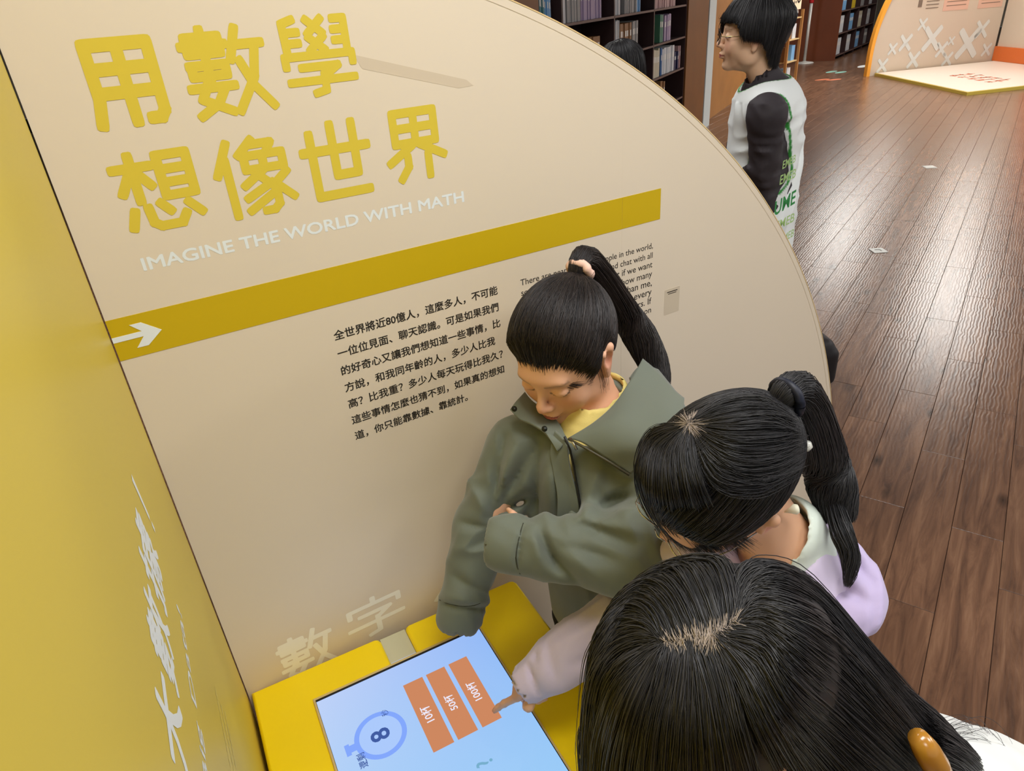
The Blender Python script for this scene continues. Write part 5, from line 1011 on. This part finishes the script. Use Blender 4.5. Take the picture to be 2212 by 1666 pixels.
# ---------------- girl nearest the camera ---------------------------------
def girl_front():
    fr, hc, hr = HD[3]; root = empty('person', (.90, -1.0, 0)); K = lambda o: local(o, root)
    tag(root, 'long-haired person nearest the camera seen from above in a white top', 'person')
    J = dict(neck=(.510, -.855, 1.155), chest=(.62, -.925, 1.0), pelvis=(.83, -1.01, .78), shR=(.57, -.765, 1.05), shL=(.56, -1.03, 1.03), elR=(.52, -.74, .86), wrR=(.60, -.80, .72), elL=(.50, -1.12, .84), wrL=(.60, -1.05, .70))
    fwd = (-.95, .3); legs(J, fwd)
    K(body(root, fr, J, (214, 164, 130), True, hands=(lambda F: hand(F, J['wrR'], (.2, -.3, -.9), (-1, 0, 0), (-.3, -.8, 0), [(.3, .4, .3)]*4, .85), lambda F: hand(F, J['wrL'], (.2, .3, -.9), (-1, 0, 0), (-.3, .8, 0), [(.3, .4, .3)]*4, .85)), fine=.0042)); lower(root, J, fwd, m_trou, m_shoe)
    A = lambda k: np.array(J[k], float)
    F = Field(axis(.36, 1.08, .008), axis(-1.25, -.64, .008), axis(.64, 1.24, .008))
    F.cap((.60, -.91, 1.04), (.82, -1.01, .80), .110, .115, .05); F.cap(A('shR')+[.02, -.02, 0], A('shL')+[.02, 0, 0], .065, .065, .06); F.cap((.67, -.95, 1.0), (.735, -.985, .94), .10, .10, .05)
    F.cap(A('shR'), A('elR'), .056, .048, .03); F.cap(A('elR'), A('wrR'), .046, .034, .02); F.cap(A('shL'), A('elL'), .056, .048, .03); F.cap(A('elL'), A('wrL'), .046, .034, .02)
    F.crumple((.4, -1.2, .66), (1.0, -.7, 1.2), 90, .006, 8); F.cap(A('neck')-[0, 0, .02], A('neck')+[-.05, .01, .12], .055, .07, .01, 's')
    K(cloth('white_top', F, mat('white_cloth', srgb(226, 228, 224), .85, noise=(5, .02), bump=(300, .15, .0007)), root))
    LN = ([-.14, -.09, -.05, -.02, .0, .022, .035, .05, .07, .088, .14], [-.11, -.10, -.09, -.08, -.07, -.05, .0, .03, .058, .072, .08])
    H = Hair(fr, hc, hr, LN, lift=.034); K(H.cap(HAIR, root))
    X = lambda p: fr.loc(np.array(p))
    pa, pb, pc_, pd = (-0.0025,0.0078,0.1434), (-0.0098,-0.0097,0.1444), (-0.0163,-0.0283,0.1422), (-0.0123,-0.0485,0.1385)
    G1 = [[pa, (0.0086,0.0233,0.1414), (0.0152,0.0482,0.1333), (0.0091,0.0744,0.1206), X((0.2712,-0.7608,1.2851)), X((0.2696,-0.7587,1.1942))],
          [pa, (0.0225,0.0148,0.1419), (0.0371,0.0362,0.1313), (0.0274,0.0629,0.1250), X((0.2828,-0.7478,1.3056)), X((0.2776,-0.7486,1.2172))],
          [pa, (0.0283,0.0052,0.1418), (0.0483,0.0220,0.1299), (0.0366,0.0501,0.1293), X((0.2894,-0.7448,1.3161)), X((0.2817,-0.7461,1.2247))],
          [pb, (0.0264,-0.0122,0.1437), (0.0547,0.0001,0.1299), (0.0559,0.0300,0.1237), X((0.3105,-0.7275,1.3207)), X((0.3011,-0.7279,1.2290))],
          [pc_, (0.0220,-0.0358,0.1427), (0.0597,-0.0334,0.1241), (0.0658,-0.0022,0.1199), X((0.3432,-0.7137,1.3297)), X((0.3361,-0.6975,1.2252))],
          [pd, (0.0133,-0.0636,0.1357), (0.0444,-0.0661,0.1239), (0.0659,-0.0384,0.1136), X((0.3973,-0.7008,1.3356)), X((0.3892,-0.6699,1.2327))]]
    G2 = [[pd, (0.0097,-0.0732,0.1314), (0.0108,-0.0972,0.1187), X((0.4638,-0.8298,1.3757)), X((0.4969,-0.8632,1.3103)), X((0.5680,-0.8944,1.1992))],
          [pd, (0.0209,-0.0712,0.1300), (0.0302,-0.0913,0.1146), X((0.4734,-0.8075,1.3779)), X((0.5326,-0.8481,1.2829)), X((0.6007,-0.8892,1.1740))],
          [pd, (-0.0082,-0.0709,0.1340), (-0.0228,-0.0919,0.1201), X((0.4503,-0.8559,1.3638)), X((0.4817,-0.8834,1.3064)), X((0.5472,-0.9065,1.2031))],
          [pd, (-0.0223,-0.0659,0.1335), (-0.0447,-0.0774,0.1223), X((0.4341,-0.8713,1.3458)), X((0.4745,-0.8926,1.2855)), X((0.5419,-0.9133,1.1878))],
          [pc_, (-0.0361,-0.0532,0.1346), (-0.0639,-0.0562,0.1210), X((0.4206,-0.8825,1.3164)), X((0.4615,-0.9028,1.2580)), X((0.5327,-0.9250,1.1611))],
          [pc_, (-0.0445,-0.0398,0.1342), (-0.0754,-0.0395,0.1145), X((0.4080,-0.8849,1.2809)), X((0.4489,-0.9042,1.2035)), X((0.5080,-0.9272,1.0948))],
          [pc_, (-0.0460,-0.0271,0.1356), (-0.0791,-0.0205,0.1101), X((0.3930,-0.8750,1.2421)), X((0.4228,-0.8940,1.1554)), X((0.4694,-0.9147,1.0394))]]
    G3 = [[pc_, (-0.0472,-0.0223,0.1354), (-0.0779,-0.0098,0.1121), X((0.3637,-0.8734,1.2604)), X((0.3815,-0.8844,1.1758)), X((0.4204,-0.8878,1.0392))],
          [pb, (-0.0417,-0.0023,0.1388), (-0.0715,0.0130,0.1167), X((0.3213,-0.8637,1.2799)), X((0.3320,-0.8697,1.1971)), X((0.3582,-0.8647,1.0625))],
          [pb, (-0.0331,0.0083,0.1416), (-0.0576,0.0311,0.1245), X((0.2950,-0.8436,1.2887)), X((0.3004,-0.8461,1.2068)), X((0.3210,-0.8397,1.0696))],
          [pa, (-0.0192,0.0209,0.1434), (-0.0411,0.0505,0.1265), X((0.2760,-0.8208,1.2874)), X((0.2778,-0.8213,1.2055)), X((0.2927,-0.8114,1.0689))],
          [pa, (-0.0076,0.0275,0.1434), (-0.0221,0.0604,0.1312), X((0.2711,-0.7877,1.2735)), X((0.2692,-0.7867,1.1907)), X((0.2808,-0.7751,1.0540))],
          [pa, (0.0016,0.0277,0.1416), (0.0025,0.0558,0.1351), X((0.2744,-0.7642,1.2930)), X((0.2753,-0.7571,1.2016)), X((0.2816,-0.7512,1.0925))]]
    SC = mat('scalp_skin', srgb(178, 164, 152), .6, spec=.2)
    pr_ = [[pa, np.array((0.0058,0.0091,0.1455))], [pb, np.array((0.0013,-0.0126,0.1475))], [pc_, np.array((-0.0072,-0.0345,0.1452))], [pd, np.array((-0.0037,-0.0580,0.1387))], [pd, np.array((-0.0160,-0.0552,0.1381))], [pc_, np.array((-0.0306,-0.0304,0.1402))], [pc_, np.array((-0.0256,-0.0170,0.1433))], [pb, np.array((-0.0194,-0.0066,0.1451))], [pa, np.array((-0.0092,0.0118,0.1447))]]
    K(strands('scalp_parting', [guided([[np.array(a)+(0, 0, .0035), (np.array(a)*.5+b*.5)+(0, 0, .001), b] for a, b in pr_], 1000, 8, .0026, .0006, fr, .6)], SC, root, .2))
    K(strands('hair_strands', [guided(G1, 6500, 20, .0035, .0010, fr, .03), guided(G2, 9500, 20, .0040, .0010, fr, .03), guided(G3, 7500, 20, .0035, .0010, fr, .03)], HAIR, root))
    tl = [(0.5537,-0.8908,1.1923), (0.5988,-0.9067,1.1446), (0.6603,-0.9308,1.0569), (0.7306,-0.9530,0.9180), (0.8087,-0.9720,0.7291)]
    K(strands('ponytail', [tail(tl, [.035, .032, .028, .024, .012], 2600, 16, .0011), tail([(0.5335,-0.8610,1.2631), (0.5936,-0.8910,1.1855), (0.6487,-0.9209,1.1038), (0.7120,-0.9496,0.9898)], [.012, .014, .012, .006], 700, 14, .0010)], HAIR, root))
    K(strands('loose_hair', [guided([[X((0.2931,-0.7464,1.2963)), X((0.2826,-0.7367,1.2403)), X((0.2835,-0.7287,1.1711)), X((0.2972,-0.7308,1.0971))], [X((0.2884,-0.7454,1.2730)), X((0.2767,-0.7357,1.2369)), X((0.2817,-0.7355,1.1588)), X((0.2984,-0.7371,1.0882))]], 90, 14, .004, .0006, fr), guided([[X((0.6165,-0.8994,1.1510)), X((0.6633,-0.9103,1.1335)), X((0.6897,-0.9258,1.0907)), X((0.7106,-0.9416,1.0425))], [X((0.6168,-0.8915,1.1638)), X((0.6677,-0.8971,1.1375)), X((0.7001,-0.9133,1.0989)), X((0.7226,-0.9430,1.0509))]], 26, 14, .01, .0004, fr)], HAIR, root))
    z = MB(); z.tube([(0.5022,-0.9161,1.2726), (0.5088,-0.9228,1.2574), (0.5193,-0.9297,1.2350), (0.5338,-0.9391,1.2017)], [.008, .0115, .012, .010], 12); K(z.build('hair_clip', mat('amber_clip', srgb(176, 122, 40), .25, spec=.6, clear=.5), root, True))
    return root
girl_front()
# ---------------- volunteer in a white vest ---------------------------------
def volunteer():
    fr, hc, hr = HD[4]; root = empty('person', (2.15, .72, 0)); K = lambda o: local(o, root)
    tag(root, 'person with glasses in a white vest with green piping looking left', 'person')
    J = dict(neck=(2.125, .70, 1.525), chest=(2.135, .705, 1.32), pelvis=(2.13, .71, .95), shR=(2.23, .835, 1.465), shL=(1.985, .575, 1.465), elL=(2.0489,0.6215,1.1332), wrL=(1.83, .66, 1.02), elR=(2.22, .92, 1.17), wrR=(2.08, .98, 1.02))
    fwd = (-.743, .666); legs(J, fwd, .09, foot=.17)
    hk = [(.3, .4, .3)]*4
    K(body(root, fr, J, (232, 190, 156), False, hands=(lambda F: hand(F, J['wrL'], (-.5, .6, -.6), (-.6, -.6, .2), (0, 0, 1), hk), lambda F: hand(F, J['wrR'], (-.6, .4, -.6), (.6, .6, .2), (0, 0, 1), hk)), fine=.0040)); lower(root, J, fwd, m_trou, m_shoe, rr=.095)
    A = lambda k: np.array(J[k], float); f = np.array([-.743, .666, 0]); n = (-.65, -.75, .2)
    SH = mat('black_sheer_cloth', srgb(52, 46, 50), .7, noise=(6, .15), bump=(300, .2, .0008))
    F = Field(axis(1.7, 2.4, .009), axis(.35, 1.1, .009), axis(.9, 1.62, .009))
    F.cap(A('shR'), A('shL'), .055, .055, .05); F.cap(A('shL'), A('elL'), .060, .052, .03); F.cap(A('elL'), A('wrL'), .05, .036, .02); F.cap(A('shR'), A('elR'), .058, .05, .03); F.cap(A('elR'), A('wrR'), .048, .036, .02)
    F.cap((2.135, .70, 1.42), (2.14, .70, .92), .145, .152, .03, flat=((-.743, .666, 0), .82)); F.cap((2.12, .705, 1.50), (2.105, .715, 1.555), .072, .060, .03); F.cap((2.10, .72, 1.56), (2.07, .74, 1.64), .052, .056, .004, 's')
    for p_, q, a_, w_ in (((1.9866,0.6780,1.3747), (1.9831,0.5717,1.2035), .008, .014), ((2.0350,0.6757,1.4136), (2.0421,0.6083,1.3130), -.006, .014), ((1.9451,0.6127,1.2352), (1.9919,0.5574,1.1885), .008, .012), ((1.9625,0.6474,1.3052), (2.0063,0.5758,1.2302), -.006, .014)): F.fold(p_, q, n, a_, w_)
    F.crumple((1.7, .35, .9), (2.4, 1.1, 1.5), 95, .008, 4); K(cloth('shirt', F, SH, root))
    VE = mat('white_vest_cloth', srgb(236, 241, 239), .8, attr='tint', noise=(3, .03), bump=(200, .2, .001))
    F = Field(axis(1.88, 2.42, .0055), axis(.45, .98, .0055), axis(.78, 1.56, .0055))
    F.cap((2.135, .70, 1.42), (2.14, .70, .90), .155, .165, .06, flat=((-.743, .666, 0), .82)); F.cap(A('shL')+[.04, .04, .005], A('shR')-[.04, .04, -.005], .060, .060, .07)
    F.cap(A('shL')+np.array([-.005, -.055, .0]), A('shL')*.35+A('elL')*.65+np.array([.0, -.045, .02]), .080, .084, .01, 's'); F.cap(A('shR')+np.array([.03, .04, 0]), A('elR')+np.array([.02, .02, .02]), .074, .085, .01, 's')
    F.cap((2.12, .70, 1.50), (2.09, .72, 1.62), .070, .10, .01, 's'); F.put(lambda X, Y, Z: .82-Z+0*X+0*Y, (1.85, .4, .76), (2.45, 1.0, .9), .004, 'i')
    for p_, q, a_, w_ in (((2.2152,0.6996,1.4024), (2.1277,0.6021,1.1714), .008, .015), ((2.2093,0.6656,1.3433), (2.0946,0.5468,1.0550), -.008, .016), ((2.1337,0.6361,1.2304), (2.0842,0.5813,1.1005), .007, .010)): F.fold(p_, q, (.2, -.95, .2), a_, w_)
    F.crumple((1.88, .45, .78), (2.42, .98, 1.48), 60, .007, 6); V, Q = F.extract(); cl = np.tile(np.array(srgb(236, 241, 239)[:3]), (len(V), 1))
    def segd(a, b, r0, r1): a, b = np.array(a), np.array(b); v = b-a; t = np.clip(((V-a)@v)/(v@v), 0, 1); return np.linalg.norm(V-a-t[:, None]*v, axis=1)-(r0+(r1-r0)*t)
    for q in (segd(A('shL')+[-.005, -.055, .0], A('shL')*.35+A('elL')*.65+[.0, -.045, .02], .080, .084), segd(A('shR')+[.03, .04, 0], A('elR')+[.02, .02, .02], .074, .085), segd((2.12, .70, 1.50), (2.09, .72, 1.62), .070, .10)):
        w_ = (np.clip((.0110-q)/.002, 0, 1)*np.clip((q-.0015)/.001, 0, 1))[:, None]; cl = cl*(1-w_)+np.array(srgb(50, 140, 56)[:3])*w_
    K(link('vest', mesh_np('vest', V, Q, True, cl), VE, root))
    mg1, mg2 = mat('green_vest_print', srgb(44, 140, 70), .7), mat('pale_green_vest_print', srgb(170, 205, 130), .7)
    def vt(name, s, m_, p0, p1, h, off=.02):
        a, b = np.array(p0), np.array(p1); x = b-a; wd = np.linalg.norm(x); x /= wd; y = np.array([0, 0, 1.0]); y -= x*(x@y); y /= np.linalg.norm(y); zz = np.cross(x, y); fm = [[x[i], y[i], zz[i], a[i]] for i in range(3)]+[[0, 0, 0, 1]]
        o = text_obj(name, s, m_, root, fm, width=wd, height=h, offset=off); K(o)
    vt('vest_letters', 'UME', mg1, (1.8727,0.4097,1.1811), (2.0272,0.4568,1.1843), .048)
    for y_, h in ((350, .026), (385, .030), (500, .03), (520, .026)): vt('vest_letters', 'EMEB', mg2, (2.1614,0.7096,1.7844) if 0 else {350: (1.9499,0.4609,1.3091), 385: (1.9185,0.4393,1.2680), 500: (1.8608,0.3899,1.1394), 520: (1.8609,0.3663,1.1020)}[y_], {350: (2.0795,0.5165,1.3038), 385: (2.0640,0.4967,1.2589), 500: (2.0151,0.4423,1.1300), 520: (1.9987,0.4239,1.0865)}[y_], h, .01)
    z = MB()
    for pts in ([(2.1045,0.6020,1.4816), (2.1125,0.5956,1.4578), (2.1228,0.5947,1.4447)], [(2.1073,0.5916,1.4470), (2.1112,0.5875,1.4232)], [(2.1227,0.5929,1.4212), (2.1334,0.5898,1.4050)], [(2.0917,0.5727,1.3826), (2.1336,0.5859,1.3783)]): z.tube(pts, [.007]*len(pts), 6)
    K(z.build('vest_mark', mg1, root, True))
    # bobbed hair
    H = Hair(fr, hc, hr, ([-.14, -.075, -.04, -.02, .0, .022, .035, .05, .07, .088, .14], [-.10, -.085, -.05, -.01, .02, .02, .02, .035, .06, .075, .08]), lift=.03); K(H.cap(HAIR, root))
    G = []
    for az in np.linspace(-178, 178, 26):
        a = math.radians(az); sx, cy = math.sin(a), math.cos(a); ad = abs(az)
        ze = np.interp(az, [-180, -120, -100, -88, -62, -56, -8, 6, 20, 40, 95, 120, 180], [-.100, -.085, -.01, -.008, -.004, .066, .07, .068, .01, -.005, -.01, -.085, -.100]); rr_ = np.interp(ad, [0, 30, 60, 95, 120, 180], [1.0, 1.05, 1.05, 1.02, .84, .66])
        p = [hc[i] for i in range(3)]; up = (0, -.02, hc[2]+hr[2]+.002)
        g = [up]
        for q, s_ in ((.45, .92), (.75, .72), (.97, .35)): g.append((hr[0]*q*sx, hc[1]+hr[1]*q*cy, hc[2]+hr[2]*math.sqrt(max(1-q*q, 0))*1.0))
        z1 = hc[2]; g.append((hr[0]*1.03*rr_*sx, hc[1]+hr[1]*1.02*rr_*cy, (z1+ze)/2)); g.append((hr[0]*.98*rr_*sx, hc[1]+hr[1]*.97*rr_*cy, ze)); G.append(g)
    K(strands('hair_strands', [guided(G, 6500, 16, .003, .0015, fr, .05)], HAIR, root))
    z = MB()
    for sx in (-1, 1):
        z.tube([fr.w((sx*.034+.024*math.cos(t), .112-.004*abs(math.cos(t)), .0+.021*math.sin(t))) for t in np.linspace(0, 2*PI, 28)], .0014, 6, False)
    z.tube([fr.w((-.011, .113, .004)), fr.w((0, .115, .007)), fr.w((.011, .113, .004))], .0013, 6); K(z.build('glasses_rim', mat('dark_wire', srgb(50, 48, 48), .3, metal=.8), root, True))
    z = MB()
    for sx in (-1, 1): z.tube([fr.w((sx*.058, .107, .006)), fr.w((sx*.076, .05, .008)), fr.w((sx*.084, -.005, .006))], .0014, 6)
    K(z.build('glasses_temple', mat('gold_wire', srgb(200, 176, 120), .3, metal=1), root, True))
    return root
volunteer()
# ---------------- dark-haired visitor behind the panel ------------------------
def visitor():
    c = np.array((2.4280,1.8865,1.5039)); fr = frame_from(c, (-.55, .83, -.1), (.83, .55, 0), 1.0); root = empty('person', (c[0]+.02, c[1]-.03, 0)); K = lambda o: local(o, root)
    tag(root, 'dark-haired person behind the panel edge before the bookcase, only the hair showing', 'person')
    z0 = c[2]; o = lambda a, b, z: (c[0]+a, c[1]+b, z)
    J = dict(neck=o(.03, -.04, z0-.16), chest=o(.03, -.04, z0-.36), pelvis=o(.03, -.04, z0-.72), shR=o(.16, .06, z0-.22), shL=o(-.10, -.14, z0-.22), elR=o(.20, .09, z0-.48), elL=o(-.14, -.17, z0-.48), wrR=o(.17, .12, z0-.70), wrL=o(-.18, -.10, z0-.70))
    fwd = (-.55, .83); legs(J, fwd, .08); hk = [(.3, .4, .3)]*4
    K(body(root, fr, J, hands=(lambda F: hand(F, J['wrL'], (0, 0, -1), (-.8, -.5, 0), (-.5, .8, 0), hk), lambda F: hand(F, J['wrR'], (0, 0, -1), (.8, .5, 0), (-.5, .8, 0), hk)), fine=.006, coarse=.016)); lower(root, J, fwd, m_trou, m_shoe)
    A = lambda k: np.array(J[k], float); lo, hi = c-np.array([.35, .35, .85]), c+np.array([.35, .35, -.1]); F = Field(*[axis(lo[d], hi[d], .012) for d in range(3)])
    F.cap(A('chest'), A('pelvis'), .13, .13, .05); F.cap(A('shR'), A('shL'), .06, .06, .06)
    for s in 'RL': F.cap(A('sh'+s), A('el'+s), .056, .05, .03); F.cap(A('el'+s), A('wr'+s), .048, .038, .02)
    K(cloth('coat', F, mat('grey_coat', srgb(120, 118, 122), .8), root))
    hc, hr = (0, -.012, .034), (.090, .112, .103); H = Hair(fr, hc, hr, ([-.14, -.05, 0, .04, .14], [-.12, -.11, -.03, .04, .08])); K(H.cap(HAIR, root)); G = []
    for az in np.linspace(-178, 178, 20):
        a = math.radians(az); sx, cy = math.sin(a), math.cos(a); ze = -.14 if abs(az) > 60 else .05
        G.append([(0, -.02, hc[2]+hr[2])]+[(hr[0]*q*sx, hc[1]+hr[1]*q*cy, hc[2]+hr[2]*math.sqrt(1-q*q)) for q in (.5, .8, .98)]+[(hr[0]*sx, hc[1]+hr[1]*cy, (hc[2]+ze)/2), (hr[0]*.9*sx, hc[1]+hr[1]*.9*cy, ze)])
    K(strands('hair_strands', [guided(G, 2200, 12, .003, .0026, fr, .05)], HAIR, root)); return root
visitor()
